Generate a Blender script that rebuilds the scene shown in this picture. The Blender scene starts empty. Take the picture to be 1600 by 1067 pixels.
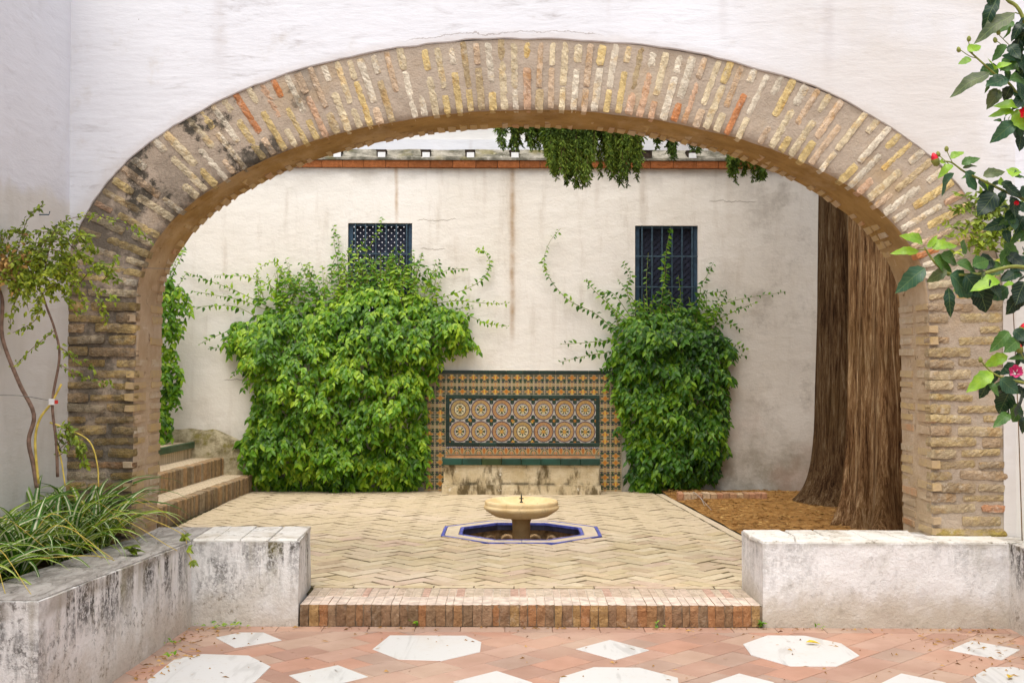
import bpy, bmesh, math, random
from mathutils import Vector, Matrix, noise

rnd = random.Random(11)
scene = bpy.context.scene
COL = scene.collection
V = Vector

# ------------------------------------------------------------------ camera, sky, sun, exposure
F, CX, CY = 1867.0, 800.0, 533.5
CAM = V((0.0, 0.0, 1.65))
PITCH, ROLL = math.atan(31.5 / F), 0.003
cam_d = bpy.data.cameras.new('camera')
cam_d.sensor_fit = 'HORIZONTAL'
cam_d.sensor_width = 36.0
cam_d.lens = F * 36.0 / 1600.0
cam_d.clip_end = 600
cam = bpy.data.objects.new('camera', cam_d)
COL.objects.link(cam)
CR = Matrix.Rotation(math.pi / 2 + PITCH, 3, 'X') @ Matrix.Rotation(ROLL, 3, 'Z')
cam.matrix_world = Matrix.Translation(CAM) @ CR.to_4x4()
scene.camera = cam

SUN_EL, SUN_AZ = math.radians(68), math.radians(200)      # azimuth clockwise from +Y
world = bpy.data.worlds.new('World')
scene.world = world
world.use_nodes = True
wn = world.node_tree
wn.nodes.clear()
sky = wn.nodes.new('ShaderNodeTexSky')
sky.sky_type = 'NISHITA'
sky.sun_disc = False
sky.sun_elevation = SUN_EL
sky.sun_rotation = SUN_AZ
sky.air_density = 1.0
sky.dust_density = 3.0
sky.ozone_density = 1.0
bgn = wn.nodes.new('ShaderNodeBackground')
bgn.inputs['Strength'].default_value = 0.15
won = wn.nodes.new('ShaderNodeOutputWorld')
hs = wn.nodes.new('ShaderNodeHueSaturation')          # thin overcast: paler than a clear sky
hs.inputs['Saturation'].default_value = 0.5
wn.links.new(sky.outputs[0], hs.inputs['Color'])
wn.links.new(hs.outputs[0], bgn.inputs[0])
wn.links.new(bgn.outputs[0], won.inputs[0])

sun_d = bpy.data.lights.new('sun', 'SUN')
sun_d.energy = 1.5
sun_d.angle = math.radians(60)
sun_d.color = (1.0, 0.94, 0.85)
sun = bpy.data.objects.new('sun', sun_d)
COL.objects.link(sun)
sv = V((math.sin(SUN_AZ) * math.cos(SUN_EL), math.cos(SUN_AZ) * math.cos(SUN_EL), math.sin(SUN_EL)))
sun.rotation_euler = sv.to_track_quat('Z', 'Y').to_euler()
sun.location = (0, 0, 12)

scene.view_settings.view_transform = 'Standard'
scene.view_settings.look = 'None'
scene.view_settings.gamma = 1.0
scene.view_settings.use_curve_mapping = False
scene.view_settings.exposure = 0.85
scene.render.engine = 'CYCLES'
scene.cycles.use_denoising = True
scene.cycles.max_bounces = 8
scene.cycles.diffuse_bounces = 5
scene.cycles.transparent_max_bounces = 8

# ------------------------------------------------------------------ pixel helpers (measured points -> places)
def ray(px, py):
    return CR @ V(((px - CX) / F, -(py - CY) / F, -1.0))
def at_y(px, py, y):
    d = ray(px, py)
    return CAM + d * ((y - CAM.y) / d.y)
def at_z(px, py, z):
    d = ray(px, py)
    return CAM + d * ((z - CAM.z) / d.z)
CRI = CR.transposed()
def project(p):
    q = CRI @ (V(p) - CAM)
    if q.z > -0.01: return None
    return CX + F * q.x / -q.z, CY - F * q.y / -q.z

# ------------------------------------------------------------------ object helpers
WM = {}
def link(name, me, mat=None, parent=None, world=None):
    o = bpy.data.objects.new(name, me)
    COL.objects.link(o)
    w = world if world is not None else Matrix.Identity(4)
    if me is not None and mat is not None and len(me.materials) == 0:
        me.materials.append(mat)
    if parent is not None:
        o.parent = parent
        o.matrix_basis = WM[parent.name].inverted() @ w
    else:
        o.matrix_basis = w
    WM[o.name] = w
    return o
def tag(o, label=None, cat=None, group=None, kind=None):
    if label: o['label'] = label
    if cat: o['category'] = cat
    if group: o['group'] = group
    if kind: o['kind'] = kind
    elif cat: o['kind'] = 'thing'
    return o
def thing(name, loc, label, cat, group=None):
    o = link(name, None, world=Matrix.Translation(V(loc)))
    o.empty_display_size = 0.2
    return tag(o, label, cat, group)

class MB:
    """collects verts / faces for one mesh"""
    def __init__(s): s.v, s.f, s.c = [], [], []
    def add(s, vs, fs):
        b = len(s.v)
        s.v.extend([tuple(p) for p in vs])
        s.f.extend([tuple(b + i for i in f) for f in fs])
    def box(s, a, b):
        (x0, y0, z0), (x1, y1, z1) = a, b
        s.add([(x0,y0,z0),(x1,y0,z0),(x1,y1,z0),(x0,y1,z0),(x0,y0,z1),(x1,y0,z1),(x1,y1,z1),(x0,y1,z1)],
              [(0,3,2,1),(4,5,6,7),(0,1,5,4),(1,2,6,5),(2,3,7,6),(3,0,4,7)])
    def quad(s, a, b, c, d): s.add([a, b, c, d], [(0,1,2,3)])
    def tube(s, pts, r0, r1=None, n=5, cap=True):
        if r1 is None: r1 = r0
        pts = [V(p) for p in pts]
        vs, fs = [], []
        m = len(pts)
        prev = None
        for i, p in enumerate(pts):
            t = (pts[min(i+1, m-1)] - pts[max(i-1, 0)]).normalized()
            ref = prev if prev is not None else (V((0,0,1)) if abs(t.z) < .9 else V((1,0,0)))
            a = (ref - t * ref.dot(t)).normalized()
            prev = a
            b = t.cross(a)
            r = r0 + (r1 - r0) * i / max(1, m-1)
            for k in range(n):
                an = 2 * math.pi * k / n
                vs.append(p + a * (r * math.cos(an)) + b * (r * math.sin(an)))
        for i in range(m-1):
            for k in range(n):
                fs.append((i*n+k, i*n+(k+1)%n, (i+1)*n+(k+1)%n, (i+1)*n+k))
        if cap:
            fs.append(tuple(range(n-1, -1, -1)))
            fs.append(tuple((m-1)*n + k for k in range(n)))
        s.add(vs, fs)
    def lathe(s, prof, c=(0,0,0), n=48):
        vs, fs = [], []
        for r, z in prof:
            for k in range(n):
                a = 2*math.pi*k/n
                vs.append((c[0]+r*math.cos(a), c[1]+r*math.sin(a), c[2]+z))
        for i in range(len(prof)-1):
            for k in range(n):
                fs.append((i*n+k, i*n+(k+1)%n, (i+1)*n+(k+1)%n, (i+1)*n+k))
        s.add(vs, fs)
    def mesh(s, name, smooth=False):
        me = bpy.data.meshes.new(name)
        me.from_pydata(s.v, [], s.f)
        me.update()
        if smooth:
            me.polygons.foreach_set('use_smooth', [True]*len(me.polygons))
        return me
    def build(s, name, mat, parent=None, smooth=False, world=None):
        return link(name, s.mesh(name, smooth), mat, parent, world)

def axes(ex, ey, ez, loc, s=(1,1,1)):
    m = Matrix.Identity(4)
    for i, (a, k) in enumerate(((ex, s[0]), (ey, s[1]), (ez, s[2]))):
        for r in range(3): m[r][i] = a[r] * k
    for r in range(3): m[r][3] = loc[r]
    return m

def spline(pts, n=6):
    """Catmull-Rom through pts"""
    pts = [V(p) for p in pts]
    if len(pts) < 3:
        return [pts[0].lerp(pts[-1], i / n) for i in range(n+1)]
    P = [pts[0]*2 - pts[1]] + pts + [pts[-1]*2 - pts[-2]]
    out = []
    for i in range(1, len(P)-2):
        for k in range(n):
            t = k / n
            a, b, c, d = P[i-1], P[i], P[i+1], P[i+2]
            out.append(0.5*((2*b) + (c-a)*t + (2*a-5*b+4*c-d)*t*t + (3*b-a-3*c+d)*t**3))
    out.append(pts[-1])
    return out

def clip(poly, n, d):
    """keep the side n.p >= d of a 2-D polygon"""
    out = []
    for i in range(len(poly)):
        a, b = poly[i], poly[(i+1) % len(poly)]
        da, db = n[0]*a[0]+n[1]*a[1]-d, n[0]*b[0]+n[1]*b[1]-d
        if da >= 0: out.append(a)
        if (da >= 0) != (db >= 0):
            t = da / (da - db)
            out.append((a[0]+(b[0]-a[0])*t, a[1]+(b[1]-a[1])*t))
    return out
def area(p):
    return 0.5*sum(p[i][0]*p[(i+1)%len(p)][1]-p[(i+1)%len(p)][0]*p[i][1] for i in range(len(p)))
def centroid(p):
    return sum(q[0] for q in p)/len(p), sum(q[1] for q in p)/len(p)

def slab(mb, poly, ztop, h, bev=0.004, tilt=0.0, jit=0.0):
    """a paver / tile: polygon with softened upper edge"""
    if area(poly) < 0: poly = poly[::-1]
    c = centroid(poly)
    tx, ty = rnd.uniform(-tilt, tilt), rnd.uniform(-tilt, tilt)
    n = len(poly)
    poly = [(p[0]+rnd.uniform(-jit, jit), p[1]+rnd.uniform(-jit, jit)) for p in poly]
    def zz(x, y): return ztop + (x-c[0])*tx + (y-c[1])*ty
    vs = [(x, y, ztop-h) for x, y in poly]
    vs += [(x, y, zz(x, y)-bev) for x, y in poly]
    ins = []
    for x, y in poly:
        d = math.hypot(x-c[0], y-c[1]) or 1
        k = max(0, 1 - 1.4*bev/d)
        ins.append((c[0]+(x-c[0])*k, c[1]+(y-c[1])*k))
    vs += [(x, y, zz(x, y)) for x, y in ins]
    fs = []
    for i in range(n):
        j = (i+1) % n
        fs += [(i, j, n+j, n+i), (n+i, n+j, 2*n+j, 2*n+i)]
    fs.append(tuple(range(2*n, 3*n)))
    mb.add(vs, fs)

def rough_brick(L, W, H, nx=5, ny=3, jit=0.004, bev=0.008, rng=rnd):
    """face at z=0 looking +z, body going to -H; worn edges"""
    mb = MB()
    vs, fs = [], []
    for j in range(ny+1):
        for i in range(nx+1):
            x, y = -L/2 + L*i/nx, -W/2 + W*j/ny
            ex, ey = i in (0, nx), j in (0, ny)
            z = rng.uniform(-jit, jit)
            if ex or ey: z -= bev
            if ex and ey:
                x *= 0.975; y *= 0.90; z -= bev*0.5
            vs.append((x + rng.uniform(-jit, jit), y + rng.uniform(-jit, jit), z))
    for j in range(ny):
        for i in range(nx):
            a = j*(nx+1)+i
            fs.append((a, a+1, a+nx+2, a+nx+1))
    edge = [i for i in range(nx+1)] + [j*(nx+1)+nx for j in range(1, ny+1)] + \
           [ny*(nx+1)+i for i in range(nx-1, -1, -1)] + [j*(nx+1) for j in range(ny-1, 0, -1)]
    b = len(vs)
    for e in edge:
        x, y, z = vs[e]
        vs.append((x*1.01, y*1.02, -H))
    m = len(edge)
    for k in range(m):
        k2 = (k+1) % m
        fs.append((edge[k2], edge[k], b+k, b+k2))
    mb.add(vs, fs)
    return mb.mesh('brick')

# ------------------------------------------------------------------ material helpers
def lin(r, g, b):
    f = lambda c: (c/255/12.92) if c/255 <= .04045 else ((c/255+.055)/1.055)**2.4
    return (f(r), f(g), f(b), 1.0)
def c4(c): return tuple(c) if len(c) == 4 else (*c, 1.0)

class NT:
    def __init__(s, name):
        s.m = bpy.data.materials.new(name)
        s.m.use_nodes = True
        s.t = s.m.node_tree
        s.b = s.t.nodes['Principled BSDF']
        s.out = s.t.nodes['Material Output']
        s.geo = s.t.nodes.new('ShaderNodeNewGeometry')
        s.pos = s.geo.outputs['Position']
        s._xyz = None
    def set(s, sock, v):
        if isinstance(v, bpy.types.NodeSocket): s.t.links.new(v, sock)
        elif isinstance(v, (tuple, list)) and sock.type == 'RGBA': sock.default_value = c4(v)
        else: sock.default_value = v
    def xyz(s):
        if s._xyz is None:
            n = s.t.nodes.new('ShaderNodeSeparateXYZ')
            s.set(n.inputs[0], s.pos)
            s._xyz = n.outputs
        return s._xyz
    def math(s, op, a, b=0.0, c=0.0, clamp=False):
        n = s.t.nodes.new('ShaderNodeMath')
        n.operation = op
        n.use_clamp = clamp
        s.set(n.inputs[0], a); s.set(n.inputs[1], b); s.set(n.inputs[2], c)
        return n.outputs[0]
    def add(s, a, b): return s.math('ADD', a, b)
    def sub(s, a, b): return s.math('SUBTRACT', a, b)
    def mul(s, a, b): return s.math('MULTIPLY', a, b)
    def scaled(s, vec, sc):
        n = s.t.nodes.new('ShaderNodeVectorMath')
        n.operation = 'MULTIPLY'
        s.set(n.inputs[0], vec); n.inputs[1].default_value = sc
        return n.outputs[0]
    def noise(s, scale, detail=5, rough=.55, stretch=None, vec=None, dist=0.0):
        n = s.t.nodes.new('ShaderNodeTexNoise')
        v = vec if vec is not None else s.pos
        if stretch: v = s.scaled(v, stretch)
        s.set(n.inputs['Vector'], v)
        n.inputs['Scale'].default_value = scale
        n.inputs['Detail'].default_value = detail
        n.inputs['Roughness'].default_value = rough
        n.inputs['Distortion'].default_value = dist
        return n.outputs['Fac']
    def voro(s, scale, stretch=None):
        n = s.t.nodes.new('ShaderNodeTexVoronoi')
        v = s.scaled(s.pos, stretch) if stretch else s.pos
        s.set(n.inputs['Vector'], v)
        n.inputs['Scale'].default_value = scale
        return n.outputs['Distance']
    def ss(s, v, a, b, lo=0.0, hi=1.0):
        n = s.t.nodes.new('ShaderNodeMapRange')
        n.interpolation_type = 'SMOOTHSTEP'
        s.set(n.inputs[0], v)
        if a > b: a, b, lo, hi = b, a, hi, lo
        n.inputs[1].default_value = a; n.inputs[2].default_value = b
        n.inputs[3].default_value = lo; n.inputs[4].default_value = hi
        return n.outputs[0]
    def mix(s, f, a, b, mode='MIX'):
        n = s.t.nodes.new('ShaderNodeMix')
        n.data_type = 'RGBA'
        n.blend_type = mode
        s.set(n.inputs[0], f); s.set(n.inputs[6], a); s.set(n.inputs[7], b)
        return n.outputs[2]
    def ramp(s, f, stops):
        n = s.t.nodes.new('ShaderNodeValToRGB')
        el = n.color_ramp.elements
        while len(el) < len(stops): el.new(0.5)
        for e, (p, c) in zip(el, stops): e.position = p; e.color = c4(c)
        s.set(n.inputs[0], f)
        return n.outputs[0]
    def bump(s, h, strength=.5, dist=.02):
        n = s.t.nodes.new('ShaderNodeBump')
        n.inputs['Strength'].default_value = strength
        n.inputs['Distance'].default_value = dist
        s.set(n.inputs['Height'], h)
        s.t.links.new(n.outputs[0], s.b.inputs['Normal'])
    def objcol(s):
        n = s.t.nodes.new('ShaderNodeObjectInfo')
        return n.outputs['Color'], n.outputs['Random']
    def attr(s, name):
        n = s.t.nodes.new('ShaderNodeAttribute')
        n.attribute_name = name
        return n.outputs['Color']
    def color(s, c): s.set(s.b.inputs['Base Color'], c)
    def rough(s, r, spec=.35):
        s.set(s.b.inputs['Roughness'], r)
        s.b.inputs['Specular IOR Level'].default_value = spec
    def done(s): return s.m
    def streak(s, x0, w, z0, z1, wob=.05):
        """soft vertical run of dirt at world x0 between z0 (faint) and z1"""
        x = s.xyz()[0]; z = s.xyz()[2]
        nx = s.mul(s.sub(s.noise(1.4, 2), .5), wob)
        d = s.math('ABSOLUTE', s.sub(s.add(x, nx), x0))
        m = s.ss(d, w, 0.0)
        return s.mul(s.mul(m, s.ss(z, z0, z0+.5)), s.mul(s.ss(z, z1+.05, z1-.02), s.ss(s.noise(6, 4), .25, .7, .35, 1)))

def simple(name, col, rough=.6, spec=.35, nscale=20, var=.25, bump=.15, bscale=60, metal=0.0):
    t = NT(name)
    n = t.noise(nscale, 6)
    t.color(t.mix(t.ss(n, .3, .7), tuple(k*(1-var) for k in col[:3]), tuple(min(1, k*(1+var*.6)) for k in col[:3])))
    t.rough(rough, spec)
    t.b.inputs['Metallic'].default_value = metal
    if bump: t.bump(t.noise(bscale, 4), bump, .01)
    return t.done()

# front whitewash
def m_white(name, base, warm_low=None, grey=0.5, front=False):
    t = NT(name)
    x, y, z = t.xyz()
    big = t.noise(.8, 5, .6)
    c = t.mix(t.ss(big, .35, .7), base, tuple(k*.93 for k in base))
    strk = t.noise(5, 7, .7, stretch=(.6, 1, 3.5), dist=.6)
    patch = t.noise(1.1, 3)
    st = t.mul(t.ss(strk, .5, .78), t.ss(patch, .42, .66))
    c = t.mix(t.mul(st, grey), c, (.40, .37, .36))
    blot = t.mul(t.ss(t.noise(2.3, 6, .7), .58, .8), grey*.6)
    c = t.mix(blot, c, (.50, .44, .36))
    if warm_low:
        edge = t.add(z, t.mul(t.sub(t.noise(2.5, 3), .5), .35))
        lo = t.ss(edge, warm_low + .06, warm_low - .05)
        c = t.mix(t.mul(lo, .8), c, (.64, .605, .54))
        lw = t.mul(t.ss(t.noise(2.2, 6, .65, stretch=(1, 1, .5)), .45, .75), lo)
        c = t.mix(t.mul(lw, .5), c, (.46, .41, .33))
    if front:
        wr = t.mul(t.ss(t.add(x, t.mul(t.sub(t.noise(.9, 4), .5), 1.6)), 1.0, 2.6), t.ss(t.noise(1.4, 5, .6), .3, .62, .35, 1))
        c = t.mix(t.mul(wr, .75), c, (.60, .55, .49))
        for x0, w, z0 in ((1.37, .05, 3.55), (-1.9, .08, 3.3), (2.05, .06, 3.3), (-.5, .04, 3.75), (.62, .03, 3.72)):
            c = t.mix(t.mul(t.streak(x0, w, z0, 6.0), .28), c, (.42, .36, .33))
        arc = t.math('SQRT', t.add(t.math('POWER', t.math('DIVIDE', t.sub(x, .1327), 3.12), 2.0), t.math('POWER', t.math('DIVIDE', t.sub(z, 2.044), 1.745), 2.0)))
        rim = t.ss(t.add(arc, t.mul(t.sub(t.noise(9, 5), .5), .03)), 1.02, .985)
        c = t.mix(t.mul(rim, .35), c, (.50, .43, .36))
        ck = t.math('ABSOLUTE', t.sub(arc, t.add(.965, t.mul(t.noise(3.5, 7, .7), .075))))
        ckm = t.mul(t.ss(ck, .0026, .0006), t.mul(t.ss(x, -.75, -.6), t.ss(x, .62, .5)))
        c = t.mix(t.mul(ckm, .6), c, (.25, .2, .17))
    speck = t.ss(t.noise(38, 2, .5), .80, .86)
    c = t.mix(t.mul(speck, .8), c, (.22, .18, .14))
    t.color(c)
    t.rough(.85, .2)
    h = t.add(t.mul(t.noise(5, 7, .6, stretch=(.5, .5, 2.0), dist=.3), 1.0), t.mul(t.noise(40, 5, .65, stretch=(.6, .6, 1.6)), .18))
    t.bump(h, .22, .03)
    return t.done()
M_white = m_white('whitewash', (.745, .748, .768), grey=.95, front=True)
M_white_side = m_white('whitewash_side', (.735, .735, .765), warm_low=2.66, grey=.4)

def m_back():
    t = NT('cream_plaster')
    x, y, z = t.xyz()
    big = t.noise(.55, 4, .6)
    c = t.mix(t.ss(big, .35, .68), (.87, .825, .745), (.80, .745, .65))
    vs = t.noise(3, 6, .65, stretch=(2.2, 1, .35))
    c = t.mix(t.mul(t.ss(vs, .5, .8), .5), c, (.52, .44, .34))
    blot = t.ss(t.noise(1.3, 7, .72), .54, .78)
    c = t.mix(t.mul(blot, .32), c, (.44, .36, .27))
    # runs below the spouts of the ledge
    for x0, w, z0, amt, colr in ((0.005, .05, 1.7, .85, (.38, .23, .11)), (.01, .12, 1.9, .30, (.5, .38, .25)), (-1.37, .035, 3.1, .75, (.45, .28, .13)),
                                 (1.53, .06, 3.0, .45, (.42, .33, .24)), (-.33, .04, 3.2, .3, (.5, .4, .3)), (1.0, .05, 3.2, .25, (.5, .4, .3)), (2.55, .07, 2.9, .3, (.45, .36, .27))):
        c = t.mix(t.mul(t.streak(x0, w, z0, 3.94), amt), c, colr)
    # grey wash under the cornice
    top = t.mul(t.ss(z, 3.45, 3.93), t.ss(t.noise(1.6, 5, .6, stretch=(1, 1, 2.5)), .42, .66))
    c = t.mix(t.mul(top, .45), c, (.42, .37, .30))
    # right-hand side: darker tone with grey-brown blotches
    right = t.ss(t.add(x, t.mul(t.sub(t.noise(1.1, 4), .5), 1.2)), 1.9, 3.4)
    c = t.mix(t.mul(right, .35), c, (.62, .55, .46))
    rb = t.mul(right, t.ss(t.noise(1.5, 7, .75), .48, .7))
    c = t.mix(t.mul(rb, .6), c, (.33, .28, .22))
    # rising damp with a wavering edge
    edge = t.add(z, t.mul(t.sub(t.noise(1.7, 5, .65), .5), .9))
    dl = t.mul(t.ss(edge, 1.0, .35), .75)
    c = t.mix(t.mul(dl, t.ss(t.noise(4, 6, .7), .3, .65, .45, 1)), c, (.24, .20, .13))
    red = t.mul(t.ss(t.noise(.9, 3), .52, .68), t.mul(t.ss(z, 1.6, .6), t.ss(x, 2.0, 3.0)))
    c = t.mix(t.mul(red, .45), c, (.55, .33, .24))
    # hairline cracks
    for x0, x1, z0 in ((-1.14, -.62, 3.29), (-1.1, -.75, 2.95), (2.3, 2.9, 3.52), (-3.4, -2.7, 1.4)):
        line = t.math('ABSOLUTE', t.sub(z, t.add(z0 - .06, t.mul(t.noise(3.5, 6, .7, stretch=(1, 0, 0)), .16))))
        m = t.mul(t.ss(line, .008, .002), t.mul(t.ss(x, x0, x0+.05), t.ss(x, x1, x1-.08)))
        c = t.mix(t.mul(m, .6), c, (.2, .15, .1))
    t.color(c)
    t.rough(.9, .15)
    t.bump(t.add(t.noise(5, 6, .6, stretch=(1, 1, 1.6)), t.mul(t.noise(50, 3), .2)), .35, .03)
    return t.done()
M_back = m_back()

def m_low(name, amt, base=(.78, .765, .73), dirt=.6, ztop=.53):
    t = NT(name)
    x, y, z = t.xyz()
    c = t.mix(t.ss(t.noise(2.2, 5), .35, .7), base, tuple(k*.88 for k in base))
    run = t.noise(9, 7, .7, stretch=(1, 1, .16), dist=.3)
    pat = t.noise(1.6, 4, .6)
    up = t.ss(z, .02, ztop, .15, 1)
    m = t.mul(t.mul(t.ss(run, .43, .56), t.ss(pat, .36, .54)), up)
    grain = t.ss(t.noise(38, 6, .8), .42, .54, .22, 1)
    c = t.mix(t.mul(t.mul(m, grain), amt), c, (.045, .04, .034))
    g = t.mul(t.ss(t.noise(5, 6, .7, stretch=(1, 1, .4)), .5, .72), t.ss(z, .1, ztop))
    c = t.mix(t.mul(g, amt*.6), c, (.22, .19, .05))
    sp = t.mul(t.ss(t.noise(26, 7, .8), .53, .60), t.ss(t.noise(3.5, 4), .40, .62, .15, 1))
    c = t.mix(t.mul(sp, amt*.75), c, (.09, .08, .07))
    lowm = t.mul(t.ss(t.add(z, t.mul(t.sub(t.noise(2.6, 7, .72), .5), .65)), .34, .02), dirt)
    c = t.mix(lowm, c, (.42, .35, .25))
    lw2 = t.mul(t.ss(t.noise(7, 7, .75), .52, .7), t.ss(z, .35, .05))
    c = t.mix(t.mul(lw2, dirt*.6), c, (.2, .17, .13))
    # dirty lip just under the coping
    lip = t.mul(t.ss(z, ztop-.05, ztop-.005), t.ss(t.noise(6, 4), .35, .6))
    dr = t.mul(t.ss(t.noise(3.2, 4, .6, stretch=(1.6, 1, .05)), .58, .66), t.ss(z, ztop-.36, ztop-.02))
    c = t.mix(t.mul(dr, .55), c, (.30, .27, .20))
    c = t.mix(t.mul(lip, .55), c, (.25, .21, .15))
    t.color(c)
    t.rough(.9, .15)
    t.bump(t.add(t.noise(8, 6, .65), t.mul(t.noise(55, 4, .7), .35)), .5, .03)
    return t.done()
M_low_left = m_low('mouldy_plaster', 1.0)
M_low_right = m_low('soiled_plaster', .38, base=(.77, .75, .73), dirt=.75)

def mould(t):
    """black growth on the left shoulder of the arch"""
    x, y, z = t.xyz()
    d = t.ss(t.add(x, t.mul(t.sub(t.noise(1.2, 3), .5), 1.0)), -1.0, -1.7)
    n = t.noise(3.2, 6, .7)
    n2 = t.noise(14, 5, .7)
    low = t.ss(z, 3.15, 2.6)
    lo2 = t.mul(t.ss(n, .40, .56), low)
    hi = t.mul(t.ss(t.noise(3.0, 6, .72, stretch=(1, 1, 1)), .50, .57), t.ss(z, 2.3, 2.7))
    m = t.mul(d, t.math('MAXIMUM', t.mul(lo2, .80), hi))
    return t.mul(m, t.ss(n2, .25, .55, .55, 1))

def m_mortar():
    t = NT('lime_mortar')
    n = t.noise(6, 6, .65)
    c = t.mix(t.ss(n, .3, .7), (.47, .38, .29), (.35, .28, .21))
    c = t.mix(t.mul(t.ss(t.noise(3, 4), .5, .7), .5), c, (.58, .50, .40))
    c = t.mix(t.mul(t.ss(t.noise(2.2, 5), .5, .72), .45), c, (.42, .27, .11))
    c = t.mix(t.mul(mould(t), .93), c, (.05, .045, .035))
    t.color(c); t.rough(.95, .1)
    t.bump(t.add(t.noise(16, 6, .7), t.mul(t.noise(80, 4), .4)), .7, .02)
    return t.done()
M_mortar = m_mortar()
def m_soffit():  # brown render, with underside shade and paving bounce put into its colour
    t = NT('shaded_ochre_soffit')
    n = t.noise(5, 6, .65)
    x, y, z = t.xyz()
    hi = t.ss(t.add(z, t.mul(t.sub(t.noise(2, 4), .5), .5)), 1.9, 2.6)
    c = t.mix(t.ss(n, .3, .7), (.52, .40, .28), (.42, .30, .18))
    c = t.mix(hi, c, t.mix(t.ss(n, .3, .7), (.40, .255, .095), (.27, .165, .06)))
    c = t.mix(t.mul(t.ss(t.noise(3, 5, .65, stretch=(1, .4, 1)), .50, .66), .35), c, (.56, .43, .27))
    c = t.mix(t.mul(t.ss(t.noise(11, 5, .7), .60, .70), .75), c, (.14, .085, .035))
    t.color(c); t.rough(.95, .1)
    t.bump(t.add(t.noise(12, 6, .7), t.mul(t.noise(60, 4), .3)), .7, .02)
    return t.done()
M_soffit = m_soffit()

def m_brick(name, mouldy=False, white=.45, dirty=.3):
    t = NT(name)
    oc, orand = t.objcol()
    c = t.mix(t.ss(t.noise(18, 6, .7), .3, .7), t.mix(1.0, oc, (.72, .68, .62), 'MULTIPLY'), t.mix(1.0, oc, (1.12, 1.1, 1.05), 'MULTIPLY'))
    c = t.mix(t.mul(t.ss(t.noise(11, 7, .75), .54, .66), white), c, (.66, .58, .47))
    c = t.mix(t.mul(t.ss(t.noise(30, 5, .7), .58, .70), dirty), c, (.12, .085, .05))
    if mouldy:
        c = t.mix(t.mul(t.ss(t.noise(16, 7, .75), .52, .64), .38), c, (.52, .43, .32))
        c = t.mix(t.mul(t.ss(t.noise(7, 5, .7), .52, .64), .5), c, t.mix(1.0, c, (.95, .72, .38), 'MULTIPLY'))
        pz = t.mul(t.ss(t.xyz()[2], 2.3, 1.9), t.ss(t.noise(5, 7, .75), .46, .62))
        c = t.mix(t.mul(pz, .65), c, (.36, .27, .18))
        c = t.mix(t.mul(t.mul(t.ss(t.xyz()[2], 2.2, .6), t.ss(t.noise(9, 6, .75), .54, .66)), .5), c, (.13, .10, .05))
        c = t.mix(t.mul(mould(t), .72), c, (.06, .05, .035))
    t.color(c); t.rough(.92, .12)
    t.bump(t.add(t.noise(26, 7, .75), t.mul(t.noise(90, 4), .5)), .95, .018)
    return t.done()
M_brick = m_brick('old_brick', True, white=.5)
M_brick_step = m_brick('step_brick', False, white=.18, dirty=.7)
M_worn = simple('worn_tread', (.60, .49, .40), .9, .15, 14, .28, .4, 40)
M_brick_cornice = m_brick('cornice_brick', False, white=.06, dirty=.3)

def m_paver():
    t = NT('yellow_paver')
    oc, _ = t.objcol()
    c = t.mix(t.ss(t.noise(14, 6, .65), .3, .72), t.mix(1.0, oc, (.82, .80, .76), 'MULTIPLY'), oc)
    c = t.mix(t.mul(t.ss(t.noise(1.3, 6, .65), .45, .70), .5), c, (.50, .40, .28))
    c = t.mix(t.mul(t.ss(t.noise(.8, 5, .6), .5, .66), .35), c, (.62, .50, .40))
    c = t.mix(t.mul(t.ss(t.noise(40, 4, .7), .60, .72), .4), c, (.26, .20, .12))
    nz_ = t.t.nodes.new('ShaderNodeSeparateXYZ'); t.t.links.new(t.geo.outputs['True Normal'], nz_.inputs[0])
    c = t.mix(t.mul(t.mul(t.ss(nz_.outputs[2], .75, .45), t.ss(t.noise(2.6, 4, .6), .36, .60, .15, 1)), .85), c, (.15, .115, .055))      # joint shade painted on the brick sides, with some moss and dirt
    t.color(c); t.rough(.85, .2)
    t.bump(t.noise(45, 5, .7), .35, .01)
    return t.done()
M_paver = m_paver()
M_joint = simple('joint_sand', (.06, .05, .022), .95, .1, 12, .5, .3)
M_joint_floor = simple('floor_grout', (.33, .20, .14), .95, .1, 12, .3, .2)

def m_terra():
    t = NT('terracotta')
    oc, _ = t.objcol()
    c = t.mix(t.ss(t.noise(5, 6, .6), .3, .72), t.mix(1.0, oc, (.86, .83, .80), 'MULTIPLY'), oc)
    c = t.mix(t.mul(t.ss(t.noise(1.1, 4), .45, .7), .30), c, (.58, .44, .33))
    c = t.mix(t.mul(t.ss(t.noise(26, 6, .75), .57, .72), .35), c, (.30, .17, .11))
    c = t.mix(t.mul(t.ss(t.noise(70, 2), .72, .76), .6), c, (.12, .08, .05))
    t.color(c); t.rough(.62, .3)
    t.bump(t.noise(30, 5, .7), .12, .01)
    return t.done()
M_terra = m_terra()

def m_marble():
    t = NT('white_marble')
    oc, orand = t.objcol()
    v = t.noise(4, 5, .6, stretch=(2.4, .35, 1), dist=.8)
    c = t.mix(t.mul(t.ss(v, .52, .66), .5), (.565, .56, .54), (.33, .32, .30))
    c = t.mix(t.mul(t.ss(t.noise(30, 5, .7), .58, .70), .5), c, (.42, .36, .28))
    c = t.mix(t.mul(t.ss(t.noise(2.6, 6, .7), .48, .68), .30), c, (.50, .44, .36))
    t.color(c); t.rough(.38, .4)
    return t.done()
M_marble = m_marble()

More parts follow.
